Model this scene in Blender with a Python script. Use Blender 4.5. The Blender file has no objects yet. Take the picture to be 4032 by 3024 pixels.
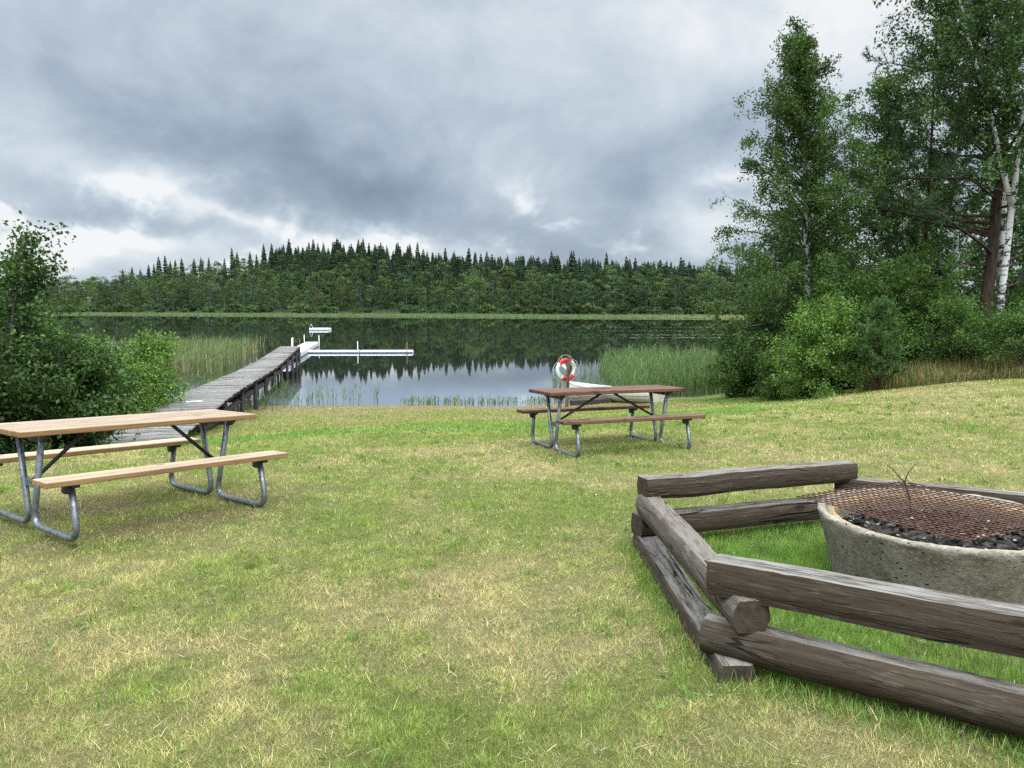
import bpy, bmesh, math, random
import numpy as np
from mathutils import Vector, Matrix
PI = math.pi
R = math.radians
rng = np.random.default_rng(11)
random.seed(5)
scene = bpy.context.scene
COL = scene.collection
WATER = -2.0

# ------------------------------------------------------------------ helpers
def sm(a, b, x):
    t = np.clip((np.asarray(x, float) - a) / (b - a), 0, 1)
    return t * t * (3 - 2 * t)

def _hash(i, j, s):
    v = np.sin(i * 127.1 + j * 311.7 + s * 74.7) * 43758.5453
    return v - np.floor(v)

def vnoise(x, y, s=0):
    i = np.floor(x); j = np.floor(y); fx = x - i; fy = y - j
    fx = fx * fx * (3 - 2 * fx); fy = fy * fy * (3 - 2 * fy)
    return (_hash(i, j, s) * (1 - fx) + _hash(i + 1, j, s) * fx) * (1 - fy) + (_hash(i, j + 1, s) * (1 - fx) + _hash(i + 1, j + 1, s) * fx) * fy

def fbm(x, y, s=0, o=4):
    a = 0; w = .5; t = 0
    for k in range(o):
        a = a + w * vnoise(x * 2 ** k + k * 17.3, y * 2 ** k - k * 9.1, s + k); t += w; w *= .5
    return a / t

class MB:
    """collects vertices and faces, links them as one mesh object"""
    def __init__(self):
        self.V = []; self.F = []; self.C = []; self.n = 0
    def add(self, V, F, mi=0, col=None):
        V = np.asarray(V, float).reshape(-1, 3)
        for f in (F if isinstance(F, list) else [F]):
            f = np.asarray(f, int)
            if f.size:
                self.F.append((f + self.n, mi))
        self.V.append(V); self.n += len(V)
        c = np.ones((len(V), 3)) if col is None else np.broadcast_to(np.asarray(col, float), (len(V), 3))
        self.C.append(c)
        return self
    def mesh(self, name, mats, smooth=False):
        me = bpy.data.meshes.new(name)
        V = np.concatenate(self.V) if self.V else np.zeros((0, 3))
        me.vertices.add(len(V)); me.vertices.foreach_set('co', V.astype(np.float32).ravel())
        idx = []; tot = []; mi = []
        for f, m in self.F:
            idx.append(f.ravel()); tot.append(np.full(len(f), f.shape[1])); mi.append(np.full(len(f), m))
        idx = np.concatenate(idx); tot = np.concatenate(tot); mi = np.concatenate(mi)
        me.loops.add(len(idx)); me.loops.foreach_set('vertex_index', idx.astype(np.int32))
        me.polygons.add(len(tot))
        st = np.concatenate([[0], np.cumsum(tot)[:-1]])
        me.polygons.foreach_set('loop_start', st.astype(np.int32))
        me.polygons.foreach_set('material_index', mi.astype(np.int32))
        me.polygons.foreach_set('use_smooth', np.full(len(tot), bool(smooth)))
        a = me.attributes.new('col', 'FLOAT_COLOR', 'POINT')
        C = np.concatenate(self.C); C = np.c_[C, np.ones(len(C))]
        a.data.foreach_set('color', C.astype(np.float32).ravel())
        for m in (mats if isinstance(mats, (list, tuple)) else [mats]):
            me.materials.append(m)
        me.update(calc_edges=True); me.validate()
        return me
    def build(self, name, mats, parent=None, smooth=False):
        o = bpy.data.objects.new(name, self.mesh(name, mats, smooth)); COL.objects.link(o)
        if parent: o.parent = parent
        return o

def tag(o, label=None, cat=None, group=None, kind=None):
    if label: o['label'] = label
    if cat: o['category'] = cat
    if group: o['group'] = group
    if kind: o['kind'] = kind
    return o

def empty(name, loc=(0, 0, 0), rz=0, label=None, cat=None, group=None):
    o = bpy.data.objects.new(name, None); COL.objects.link(o)
    o.location = loc; o.rotation_euler = (0, 0, rz); o.empty_display_size = .2
    return tag(o, label, cat, group)

def boxv(sx, sy, sz, bev=.004, seg=1):
    bm = bmesh.new(); bmesh.ops.create_cube(bm, size=1)
    bmesh.ops.scale(bm, vec=(sx, sy, sz), verts=bm.verts)
    if bev: bmesh.ops.bevel(bm, geom=bm.edges[:], offset=bev, segments=seg, affect='EDGES', profile=.6)
    bm.verts.index_update()
    V = np.array([v.co[:] for v in bm.verts]); d = {}
    for f in bm.faces: d.setdefault(len(f.verts), []).append([v.index for v in f.verts])
    bm.free()
    return V, [np.array(x) for x in d.values()]

def rotz(V, a):
    c, s = math.cos(a), math.sin(a)
    return np.asarray(V) @ np.array([[c, s, 0], [-s, c, 0], [0, 0, 1]])

def frames(P):
    P = np.asarray(P, float); T = np.gradient(P, axis=0); T /= np.linalg.norm(T, axis=1)[:, None] + 1e-12
    N = np.zeros_like(P)
    a = np.array([0, 0, 1.]) if abs(T[0][2]) < .9 else np.array([1., 0, 0])
    n = np.cross(T[0], a); n /= np.linalg.norm(n)
    for i in range(len(P)):
        n = n - T[i] * n.dot(T[i]); n /= np.linalg.norm(n) + 1e-12; N[i] = n
    return T, N, np.cross(T, N)

def tube(P, r, k=8, cap=True):
    P = np.asarray(P, float); n = len(P); r = np.broadcast_to(np.asarray(r, float), (n,))
    T, N, B = frames(P); a = np.arange(k) * 2 * PI / k
    V = P[:, None] + r[:, None, None] * (np.cos(a)[None, :, None] * N[:, None] + np.sin(a)[None, :, None] * B[:, None])
    V = V.reshape(-1, 3)
    i = np.arange(n - 1)[:, None] * k; j = np.arange(k)[None]; j2 = (j + 1) % k
    F = np.stack([i + j, i + j2, i + k + j2, i + k + j], -1).reshape(-1, 4)
    out = [F]
    if cap: out.append(np.array([list(range(k))[::-1], list(range((n - 1) * k, n * k))]))
    return V, out

def fillet(pts, r, n=6):
    pts = [np.array(p, float) for p in pts]; out = [pts[0]]
    for a, b, c in zip(pts, pts[1:], pts[2:]):
        u = (a - b); lu = np.linalg.norm(u); w = (c - b); lw = np.linalg.norm(w)
        d = min(r, lu * .49, lw * .49); p0 = b + u / lu * d; p1 = b + w / lw * d
        for t in np.linspace(0, 1, n): out.append((1 - t) ** 2 * p0 + 2 * t * (1 - t) * b + t * t * p1)
    out.append(pts[-1]); return np.array(out)

# ------------------------------------------------------------------ node helpers
def newmat(name):
    m = bpy.data.materials.new(name); m.use_nodes = True
    nt = m.node_tree; nt.nodes.clear()
    return m, nt

class G:
    """tiny node graph builder"""
    def __init__(s, nt): s.nt = nt
    def n(s, t, **kw):
        x = s.nt.nodes.new(t)
        for k, v in kw.items(): setattr(x, k, v)
        return x
    def put(s, sock, v):
        if isinstance(v, bpy.types.NodeSocket): s.nt.links.new(v, sock)
        else:
            if sock.type == 'RGBA' and len(v) == 3: v = (*v, 1)
            sock.default_value = v
    def m(s, op, a, b=0., c=None, clamp=False):
        x = s.n('ShaderNodeMath', operation=op, use_clamp=clamp); s.put(x.inputs[0], a); s.put(x.inputs[1], b)
        if c is not None: s.put(x.inputs[2], c)
        return x.outputs[0]
    def vm(s, op, a, b):
        x = s.n('ShaderNodeVectorMath', operation=op); s.put(x.inputs[0], a); s.put(x.inputs[1], b); return x.outputs[0]
    def noise(s, vec, scale, detail=4, rough=.55, dist=0., out=0):
        x = s.n('ShaderNodeTexNoise'); s.put(x.inputs['Vector'], vec)
        x.inputs['Scale'].default_value = scale; x.inputs['Detail'].default_value = detail
        x.inputs['Roughness'].default_value = rough; x.inputs['Distortion'].default_value = dist
        return x.outputs[out]
    def ramp(s, f, stops, interp='LINEAR'):
        x = s.n('ShaderNodeValToRGB'); x.color_ramp.interpolation = interp; e = x.color_ramp.elements
        while len(e) < len(stops): e.new(.5)
        for q, (p, c) in zip(e, stops):
            q.position = p; q.color = (c, c, c, 1) if isinstance(c, (int, float)) else (*c, 1)
        s.put(x.inputs[0], f); return x.outputs[0]
    def sstep(s, f, a, b):
        x = s.n('ShaderNodeMapRange', interpolation_type='SMOOTHSTEP'); s.put(x.inputs[0], f)
        x.inputs[1].default_value = a; x.inputs[2].default_value = b; return x.outputs[0]
    def mix(s, f, a, b, bt='MIX'):
        x = s.n('ShaderNodeMix', data_type='RGBA', blend_type=bt); s.put(x.inputs[0], f); s.put(x.inputs[6], a); s.put(x.inputs[7], b)
        return x.outputs[2]
    def scale(s, vec, v):
        x = s.n('ShaderNodeMapping'); s.put(x.inputs[0], vec); x.inputs['Scale'].default_value = v; return x.outputs[0]
    def coord(s, o='Object'): return s.n('ShaderNodeTexCoord').outputs[o]
    def geo(s, o): return s.n('ShaderNodeNewGeometry').outputs[o]
    def attr(s, nm='col'):
        return s.n('ShaderNodeAttribute', attribute_name=nm).outputs['Color']
    def rand(s): return s.n('ShaderNodeObjectInfo').outputs['Random']
    def bump(s, h, strength=.3, dist=.01, normal=None):
        x = s.n('ShaderNodeBump'); s.put(x.inputs['Height'], h); x.inputs['Strength'].default_value = strength; x.inputs['Distance'].default_value = dist
        if normal is not None: s.put(x.inputs['Normal'], normal)
        return x.outputs[0]
    def bsdf(s, col, rough=.7, metal=0., normal=None, spec=.3):
        x = s.n('ShaderNodeBsdfPrincipled'); s.put(x.inputs['Base Color'], col); s.put(x.inputs['Roughness'], rough); s.put(x.inputs['Metallic'], metal)
        x.inputs['Specular IOR Level'].default_value = spec
        if normal is not None: s.put(x.inputs['Normal'], normal)
        return x.outputs[0]
    def out(s, sh):
        x = s.n('ShaderNodeOutputMaterial'); s.nt.links.new(sh, x.inputs[0])

def leaf_mat(name, col, transl=.3, rough=.55, vary=.25, scale=.5, spec=.12, objvary=0.):
    """leaf or blade: diffuse plus light passing through; vertex colour gives each leaf its own tone"""
    m, nt = newmat(name); g = G(nt)
    nz = g.noise(g.geo('Position'), scale, 3)
    f = g.m('MULTIPLY_ADD', nz, vary * 2, 1 - vary)
    if objvary:
        rn = g.rand(); f = g.m('MULTIPLY', f, g.m('MULTIPLY_ADD', rn, objvary * 2, 1 - objvary)); col = g.mix(g.m('FRACT', g.m('MULTIPLY', rn, 17.3)), tuple(x * y for x, y in zip(col, (.8, .95, 1.1))), tuple(x * y for x, y in zip(col, (1.3, 1.08, .85))))
    c = g.mix(1., g.attr(), col, 'MULTIPLY'); comb = g.n('ShaderNodeCombineXYZ')
    for i in range(3): g.put(comb.inputs[i], f)
    c = g.mix(1., c, comb.outputs[0], 'MULTIPLY')
    tr = g.n('ShaderNodeBsdfTranslucent'); g.put(tr.inputs[0], g.mix(1., c, (1.05, 1.15, .55), 'MULTIPLY'))
    mx = g.n('ShaderNodeMixShader'); mx.inputs[0].default_value = transl
    nt.links.new(g.bsdf(c, rough, spec=spec), mx.inputs[1]); nt.links.new(tr.outputs[0], mx.inputs[2])
    g.out(mx.outputs[0]); return m

def bark_mat(name, a, b, scale=(30, 30, 4), bump=.6):
    m, nt = newmat(name); g = G(nt); v = g.scale(g.coord(), scale)
    f = g.noise(v, 1, 5, .65)
    g.out(g.bsdf(g.ramp(f, [(.35, a), (.65, b)]), .9, normal=g.bump(f, bump, .02), spec=.1)); return m

def birch_mat():
    m, nt = newmat('birch_bark'); g = G(nt); co = g.coord()
    v = g.scale(co, (3.2, 3.2, 8)); f = g.noise(v, 1, 4, .6, .8)
    big = g.noise(g.scale(co, (5, 5, 1.6)), 1, 3)
    sep = g.n('ShaderNodeSeparateXYZ'); g.put(sep.inputs[0], co)
    low = g.sstep(sep.outputs[2], 3.2, .3)
    th = g.m('MULTIPLY_ADD', low, .2, g.m('MULTIPLY', big, .3))
    c = g.ramp(g.m('ADD', f, g.m('SUBTRACT', th, .2)), [(.47, (.50, .48, .45)), (.52, (.38, .35, .31)), (.56, (.05, .04, .035)), (.8, (.03, .028, .025))])
    c = g.mix(1., c, g.attr(), 'MULTIPLY')
    g.out(g.bsdf(c, .8, spec=.2, normal=g.bump(f, .3, .01))); return m

def wood_mat(name, pal, grain=22, end=(.2, .15, .1), rough=.75, crack=0., top=None, stain=None, spec=.2, knots=True, along=1.0, fleck=None, side=None):
    """sawn timber with the grain along local X; slot for long side faces"""
    m, nt = newmat(name); g = G(nt); co = g.coord(); rnd = g.rand()
    off = g.n('ShaderNodeCombineXYZ'); g.put(off.inputs[0], g.m('MULTIPLY', rnd, 37.)); g.put(off.inputs[1], g.m('MULTIPLY', g.m('FRACT', g.m('MULTIPLY', rnd, 13.7)), 3.)); 
    v0 = g.vm('ADD', co, off.outputs[0])
    warp = g.noise(g.scale(v0, (1.2, 6, 6)), 1, 2, out=1)
    vw = g.vm('ADD', v0, g.vm('MULTIPLY', g.vm('SUBTRACT', warp, (.5, .5, .5)), (.0, .018, .018)))
    f = g.noise(g.scale(vw, (1.3 * along, grain * 2.2, grain * 2.2)), 1, 6, .68)
    f2 = g.noise(g.scale(vw, (9, grain * 7, grain * 7)), 1, 3, .6)
    ff = g.m('ADD', g.m('MULTIPLY', f, .75), g.m('MULTIPLY', f2, .25))
    c = g.ramp(ff, [(.3, pal[0]), (.5, pal[1]), (.68, pal[2])])
    pb = g.m('MULTIPLY_ADD', g.noise(g.scale(v0, (2.2, 9, 9)), 1, 3), .7, .65)
    cb = g.n('ShaderNodeCombineXYZ'); [g.put(cb.inputs[i], pb) for i in range(3)]
    c = g.mix(1., c, cb.outputs[0], 'MULTIPLY'); c = g.mix(1., c, g.attr(), 'MULTIPLY')
    h = ff
    if fleck:
        q_ = g.m('MULTIPLY', g.sstep(g.noise(g.scale(vw, (7, 75, 75)), 1, 4, .7), .52, .66), g.sstep(g.noise(g.scale(v0, (3, 8, 8)), 1, 3), .35, .6)); c = g.mix(g.m('MULTIPLY', q_, .55), c, fleck)
        q_ = g.sstep(g.noise(g.scale(vw, (5, 95, 95)), 1, 3, .6), .42, .30); c = g.mix(g.m('MULTIPLY', q_, .7), c, (.03, .022, .016))
    if knots:
        vo = g.n('ShaderNodeTexVoronoi', feature='F1'); g.put(vo.inputs['Vector'], g.scale(v0, (3.1, 6.5, 6.5))); vo.inputs['Scale'].default_value = 1
        vo.inputs['Randomness'].default_value = 1
        k = g.sstep(vo.outputs['Distance'], .17, .09); c = g.mix(g.m('MULTIPLY', k, .75), c, tuple(x * .35 for x in pal[0]))
    nz = g.n('ShaderNodeSeparateXYZ'); g.put(nz.inputs[0], g.geo('Normal'))
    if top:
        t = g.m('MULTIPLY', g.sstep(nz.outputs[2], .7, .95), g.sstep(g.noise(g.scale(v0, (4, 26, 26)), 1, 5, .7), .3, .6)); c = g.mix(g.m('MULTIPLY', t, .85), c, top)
    if side:
        c = g.mix(g.sstep(g.m('ABSOLUTE', nz.outputs[2]), .75, .4), c, g.mix(1., c, side, 'MULTIPLY'))
    if stain:
        s_ = g.sstep(g.noise(g.scale(v0, (2.5, 5, 5)), 1, 5, .7), .53, .64); c = g.mix(g.m('MULTIPLY', s_, .8), c, stain)
    if crack:
        q = g.noise(g.scale(vw, (.55, 9, 9)), 1, 2, .5); d = g.m('ABSOLUTE', g.m('SUBTRACT', q, .5))
        q2 = g.noise(g.scale(vw, (1.4, 30, 30)), 1, 2, .5); d2 = g.m('ABSOLUTE', g.m('SUBTRACT', q2, .53))
        br = g.sstep(g.noise(g.scale(v0, (1.5, 1.5, 1.5)), 1, 2), .42, .52)
        k = g.m('MULTIPLY', g.sstep(d, .022 * crack, .006 * crack), br)
        k2 = g.m('MULTIPLY', g.sstep(d2, .03 * crack, .0), .35); k = g.m('MAXIMUM', k, k2)
        c = g.mix(k, c, (.012, .01, .008)); h = g.m('SUBTRACT', h, g.m('MULTIPLY', k, 1.6))
    g.out(g.bsdf(c, rough, spec=spec, normal=g.bump(h, .55, .012))); return m

def endgrain_mat(name, a, b):
    m, nt = newmat(name); g = G(nt); co = g.coord()
    s = g.n('ShaderNodeSeparateXYZ'); g.put(s.inputs[0], g.vm('ADD', co, g.vm('MULTIPLY', g.noise(co, 9, 2, out=1), (.02, .02, .02))))
    r = g.m('SQRT', g.m('ADD', g.m('POWER', s.outputs[1], 2.), g.m('POWER', g.m('ADD', s.outputs[2], .01), 2.)))
    w = g.m('MULTIPLY_ADD', g.m('SINE', g.m('MULTIPLY', r, 520.)), .5, .5)
    n = g.noise(co, 22, 5, .7); f = g.m('ADD', g.m('MULTIPLY', w, .13), g.m('MULTIPLY', n, .9))
    ang = g.m('ARCTAN2', s.outputs[1], s.outputs[2]); rad = g.noise(g.n('ShaderNodeCombineXYZ').outputs[0], 1)
    g.out(g.bsdf(g.ramp(f, [(.3, a), (.8, b)]), .9, spec=.1, normal=g.bump(f, .5, .006))); return m

def plain_mat(name, col, rough=.6, metal=0., nscale=8, vary=.3, dark=None, bump=.15, spec=.35, lo=.5, hi=.75):
    m, nt = newmat(name); g = G(nt); co = g.coord(); f = g.noise(co, nscale, 6, .65)
    d = dark or tuple(x * (1 - vary) for x in col)
    c = g.mix(g.sstep(f, lo, hi), col, d)
    rr = g.m('MULTIPLY_ADD', f, .25, rough - .12)
    g.out(g.bsdf(c, rr, metal, g.bump(f, bump, .004), spec)); return m

# ------------------------------------------------------------------ camera
cam = bpy.data.cameras.new('camera'); co = bpy.data.objects.new('camera', cam); COL.objects.link(co)
cam.sensor_width = 36; cam.lens = 1679 / 2212 * 36; cam.clip_end = 3000; cam.clip_start = .05
co.location = (0, 0, 1.6); co.rotation_euler = (R(90 - 5.76), 0, 0); scene.camera = co
scene.view_settings.view_transform = 'Standard'; scene.view_settings.look = 'None'
scene.view_settings.exposure = 0; scene.view_settings.gamma = 1
cy = scene.cycles
cy.use_denoising = False; cy.max_bounces = 6; cy.diffuse_bounces = 3; cy.glossy_bounces = 3; cy.transmission_bounces = 3; cy.transparent_max_bounces = 4
cy.caustics_reflective = False; cy.caustics_refractive = False

# ------------------------------------------------------------------ world: cloudy daylight
SUN_EL, SUN_AZ = 52, 150          # sun veiled by cloud, behind the camera to the left of south
w = bpy.data.worlds.new('World'); scene.world = w; w.use_nodes = True
nt = w.node_tree; nt.nodes.clear(); g = G(nt)
sky = g.n('ShaderNodeTexSky', sky_type='NISHITA', sun_disc=False); sky.sun_elevation = R(SUN_EL); sky.sun_rotation = R(SUN_AZ)
d = g.coord('Generated'); sp = g.n('ShaderNodeSeparateXYZ'); g.put(sp.inputs[0], d)
X, Y, Z = sp.outputs
az = g.m('ARCTAN2', X, Y); el = g.m('ARCSINE', g.m('MINIMUM', g.m('MAXIMUM', Z, -1.), 1.))
zz = g.m('ADD', g.m('MAXIMUM', Z, 0.), .16)
cv = g.n('ShaderNodeCombineXYZ'); g.put(cv.inputs[0], g.m('DIVIDE', X, zz)); g.put(cv.inputs[1], g.m('DIVIDE', Y, zz))
plane = cv.outputs[0]
n1 = g.noise(g.scale(plane, (.62, .95, 1)), 1, 9, .56, .5)
n2 = g.noise(g.scale(plane, (1.6, 2.1, 1)), 1, 9, .62, .3)
cd = g.n('ShaderNodeCombineXYZ'); g.put(cd.inputs[0], az); g.put(cd.inputs[1], g.m('MULTIPLY', el, 1.3))
n3 = g.noise(cd.outputs[0], 7.5, 9, .58, .35)
warp = g.m('MULTIPLY', g.m('SUBTRACT', g.noise(cd.outputs[0], 4.5, 5, .6), .5), .22)
warp2 = g.m('MULTIPLY', g.m('SUBTRACT', g.noise(g.vm('ADD', cd.outputs[0], (7, 3, 0)), 5., 5, .6), .5), .12)
azw = g.m('ADD', az, warp); elw = g.m('ADD', el, warp2)
def blob(px, py, sx, sy, amp, rot=0.):
    a0 = math.atan((px - 1106) / 1679); e0 = math.atan((660 - py) / 1679 * math.cos(a0)); k = 1 / 1679
    dx = g.m('SUBTRACT', azw, a0); dy = g.m('SUBTRACT', elw, e0)
    c, s = math.cos(rot), math.sin(rot)
    u = g.m('ADD', g.m('MULTIPLY', dx, c), g.m('MULTIPLY', dy, s)); v = g.m('SUBTRACT', g.m('MULTIPLY', dy, c), g.m('MULTIPLY', dx, s))
    q = g.m('ADD', g.m('POWER', g.m('ABSOLUTE', g.m('DIVIDE', u, sx * k)), 2.), g.m('POWER', g.m('ABSOLUTE', g.m('DIVIDE', v, sy * k)), 2.))
    return g.m('MULTIPLY', g.m('EXPONENT', g.m('MULTIPLY', q, -1.)), amp)
n4 = g.noise(g.vm('ADD', cd.outputs[0], (3, 9, 0)), 3.2, 10, .6, .6)
B = g.m('ADD', .60, g.m('MULTIPLY', g.m('SUBTRACT', n1, .5), .10))
B = g.m('ADD', B, g.m('MULTIPLY', g.m('SUBTRACT', n3, .5), .46)); B = g.m('ADD', B, g.m('MULTIPLY', g.m('SUBTRACT', n4, .5), .55))
for b in [(1350, 40, 480, 110, .17), (1860, 80, 240, 160, .34), (700, 40, 400, 70, .06), (1120, 230, 220, 70, .08), (150, 80, 300, 120, .02),
          (480, 330, 420, 60, -.13, -.25), (850, 440, 420, 60, -.17, -.22), (1250, 500, 300, 55, -.13, -.1), (1500, 290, 190, 80, -.20, .3), (1330, 400, 260, 40, -.08), (1620, 430, 80, 60, -.05),
          (60, 330, 200, 40, .06), (1180, 400, 120, 40, .06), (250, 400, 160, 30, .14, -.3), (60, 555, 260, 40, .40), (300, 530, 200, 22, .22), (620, 495, 200, 18, .26, -.2), (130, 480, 110, 20, .2, -.2), (330, 470, 150, 24, -.16, -.2), (430, 440, 90, 14, .1, -.3),
          (1540, 500, 120, 45, .34), (1480, 550, 120, 30, .16), (900, 520, 200, 18, .16), (1220, 540, 160, 20, -.04), (1000, 490, 340, 60, .09), (1580, 400, 60, 20, .2), (50, 460, 120, 22, -.10)]:
    B = g.m('ADD', B, blob(*b))
# bright breaks low down, where the cloud base thins
gate = g.m('MULTIPLY', g.sstep(el, .19, .10), g.sstep(B, .45, .66))
br = g.m('MULTIPLY', g.sstep(n3, .50, .62), gate)
B = g.m('ADD', B, g.m('MULTIPLY', br, .30))
ccol = g.ramp(B, [(.06, (.158, .21, .295)), (.26, (.222, .286, .383)), (.46, (.355, .435, .535)), (.62, (.525, .61, .70)), (.78, (.70, .775, .84)), (.95, (.94, .96, .98))])
zen = g.m('MULTIPLY_ADD', g.sstep(Z, .40, .92), 7.5, 1.)
back = g.m('MULTIPLY_ADD', g.sstep(Y, .25, -.5), .9, 1.)
bg1 = g.n('ShaderNodeBackground'); g.put(bg1.inputs[0], ccol); g.put(bg1.inputs[1], g.m('MULTIPLY', zen, back))
bg2 = g.n('ShaderNodeBackground'); nt.links.new(sky.outputs[0], bg2.inputs[0]); bg2.inputs[1].default_value = .1
mx = g.n('ShaderNodeMixShader'); mx.inputs[0].default_value = .92
nt.links.new(bg2.outputs[0], mx.inputs[1]); nt.links.new(bg1.outputs[0], mx.inputs[2])
wo = g.n('ShaderNodeOutputWorld'); nt.links.new(mx.outputs[0], wo.inputs[0])
w.cycles.sampling_method = 'MANUAL'; w.cycles.sample_map_resolution = 1024

sl = bpy.data.lights.new('sun', 'SUN'); sl.energy = 1.5; sl.angle = R(15); sl.color = (1, .95, .86)
so = bpy.data.objects.new('sun', sl); COL.objects.link(so); so.location = (0, 0, 40)
a = R(SUN_AZ); e = R(SUN_EL); sd = Vector((math.sin(a) * math.cos(e), math.cos(a) * math.cos(e), math.sin(e)))
so.rotation_euler = sd.to_track_quat('Z', 'Y').to_euler()

# ------------------------------------------------------------------ terrain
_gt = np.array([-200, -20, 0, 4, 6, 9.4, 13, 18, 24, 27.5, 30, 40, 60, 400.]); _gz = np.array([.5, .3, .03, .02, .0, -.12, -.45, -1.08, -1.72, -2.0, -2.2, -2.9, -3.6, -4.])
def tcoord(x, y):
    x = np.asarray(x, float); y = np.asarray(y, float)
    t = y - .5 * np.clip(x, 0, 7) - 1.2 * np.maximum(x - 7, 0)
    return t + .5 * np.clip(-x - 2, 0, 8) * np.clip((24 - y) / 8, 0, 1) * np.clip(y / 8, 0, 1)
def gz(x, y, rough=True):
    t = tcoord(x, y)
    z = sum(np.interp(t + k, _gt, _gz) for k in (-1.4, -.7, 0, .7, 1.4)) / 5
    if rough:
        z = z + .10 * (fbm(np.asarray(x) * .35, np.asarray(y) * .35, 3) - .5) * sm(16, 26, t) + .03 * (fbm(np.asarray(x) * .8 + 9, np.asarray(y) * .8, 5) - .5) + sm(20, 27, t) * .16 * (fbm(np.asarray(x) * .22, np.asarray(y) * .5 + 4, 8) - .5)
    return z

PITC = (2.374, 4.174)
RING = [(.92, 3.32), (.85, 4.97), (2.40, 5.52), (3.92, 4.78), (3.86, 3.0), (2.36, 2.36)]
GREEN = np.array([.205, .262, .052]); LUSH = np.array([.155, .268, .048]); STRAW = np.array([.50, .392, .182]); MOSS = np.array([.24, .235, .07]); SOIL = np.array([.17, .115, .065])
def lawn(x, y):
    """share of straw, and the green of the place"""
    t = tcoord(x, y); f1 = fbm(x * .75 + 3, y * .75, 21, 4); f2 = fbm(x * 2.6, y * 2.6, 31, 3); f3 = fbm(x * .28, y * .5, 41, 3)
    s = .38 + 1.1 * (f1 - .5) + 1.2 * (f2 - .5) + .7 * (f3 - .5)
    s = s + .16 * sm(5.5, 2.5, y) - .06 * sm(6, 8, y) * sm(4, 2, x) * sm(12, 11, t)
    s = s + .25 * sm(4, 8, x) * sm(26, 12, y) * sm(5, 7, y)
    band = sm(11.4, 12.2, t + 1.5 * (f3 - .5)) * sm(16.2, 14.6, t + 1.5 * (f3 - .5)) * sm(7, 4, x)
    s = s - .45 * band
    ring = sm(1.75, 1.35, np.hypot(x - 2.38, y - 4.0)); s = s - .42 * ring
    moss = sm(15, 16.5, t) * sm(6, 4, x); s = s * (1 - .5 * moss)
    s = s - .5 * sm(18, 20, y) * sm(5, 6.5, x)
    edge = np.clip(1 - np.abs(x - .78) / .16, 0, 1) * sm(3.1, 3.3, y) * sm(5.2, 5.0, y); s = s - .2 * edge
    s = np.clip(s, .06, .9)
    gr = GREEN + (LUSH - GREEN) * np.clip(band + ring + .7 * sm(18, 20, y) * sm(5, 6.5, x), 0, 1)[..., None]
    gr = gr + (MOSS - gr) * (moss * np.clip(.35 + 1.6 * (f1 - .4), 0, 1))[..., None]
    soil = sm(23.8, 26.2, t + 4 * (f1 - .5)) * sm(7, 3, x) + .75 * moss * sm(.56, .64, f2 * .5 + f1 * .5) + .35 * sm(.66, .74, fbm(x * 1.9 + 50, y * 1.9, 61, 3)) * sm(12, 10, t)
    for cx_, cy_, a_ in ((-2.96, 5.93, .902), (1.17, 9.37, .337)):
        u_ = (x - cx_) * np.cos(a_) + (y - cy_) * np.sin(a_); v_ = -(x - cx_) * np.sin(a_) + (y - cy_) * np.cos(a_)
        soil = soil + .62 * sm(1.25, .5, np.hypot(u_ * .75, v_)) * sm(.36, .62, f2)  # worn soil under both tables, with table shade painted into the same tint
    return s, gr, np.clip(soil, 0, 1)

def spaced(*seg):
    return np.unique(np.concatenate([np.arange(a, b, s) for a, b, s in seg] + [[seg[-1][1]]]))
xs = spaced((-700, -60, 40), (-60, -16, 2), (-16, 15, .14), (15, 60, 1.5), (60, 700, 40)); ys = spaced((-80, -6, 6), (-6, 1.5, .8), (1.5, 30, .14), (30, 50, 1), (50, 236, 6))
gx, gy = np.meshgrid(xs, ys); z = gz(gx, gy)
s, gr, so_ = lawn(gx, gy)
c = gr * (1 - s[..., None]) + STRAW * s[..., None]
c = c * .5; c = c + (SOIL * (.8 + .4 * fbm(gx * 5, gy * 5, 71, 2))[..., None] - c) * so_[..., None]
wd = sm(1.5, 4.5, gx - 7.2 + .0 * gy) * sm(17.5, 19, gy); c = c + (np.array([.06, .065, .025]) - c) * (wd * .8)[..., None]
n, k = len(ys), len(xs); i = np.arange(n - 1)[:, None] * k; j = np.arange(k - 1)[None]
F = np.stack([i + j, i + j + 1, i + k + j + 1, i + k + j], -1).reshape(-1, 4)
mt, nt = newmat('lawn_soil'); g = G(nt); P = g.geo('Position')
f = g.noise(P, 34, 6, .7); f2 = g.noise(P, 240, 4, .75); cc = g.attr()
f4 = g.noise(g.scale(P, (150, 330, 100)), 1, 3, .7, 1.2); cc = g.mix(g.m('MULTIPLY', g.sstep(f4, .52, .64), .8), cc, (.40, .33, .15)); cc = g.mix(g.m('MULTIPLY', g.sstep(f4, .46, .34), .75), cc, (.035, .045, .014)); cc = g.mix(g.m('MULTIPLY', g.sstep(f, .52, .70), .6), cc, (.35, .28, .13)); cc = g.mix(g.m('MULTIPLY', g.sstep(f, .48, .3), .6), cc, (.045, .05, .018)); cc = g.mix(g.m('MULTIPLY', g.sstep(f2, .5, .3), .5), cc, (.05, .05, .02))
g.out(g.bsdf(cc, .95, spec=.05, normal=g.bump(g.m('ADD', f, f2), .8, .03)))
ground = MB().add(np.stack([gx, gy, z], -1).reshape(-1, 3), F, col=c.reshape(-1, 3)).build('ground', mt, smooth=True); tag(ground, kind='structure')

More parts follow.
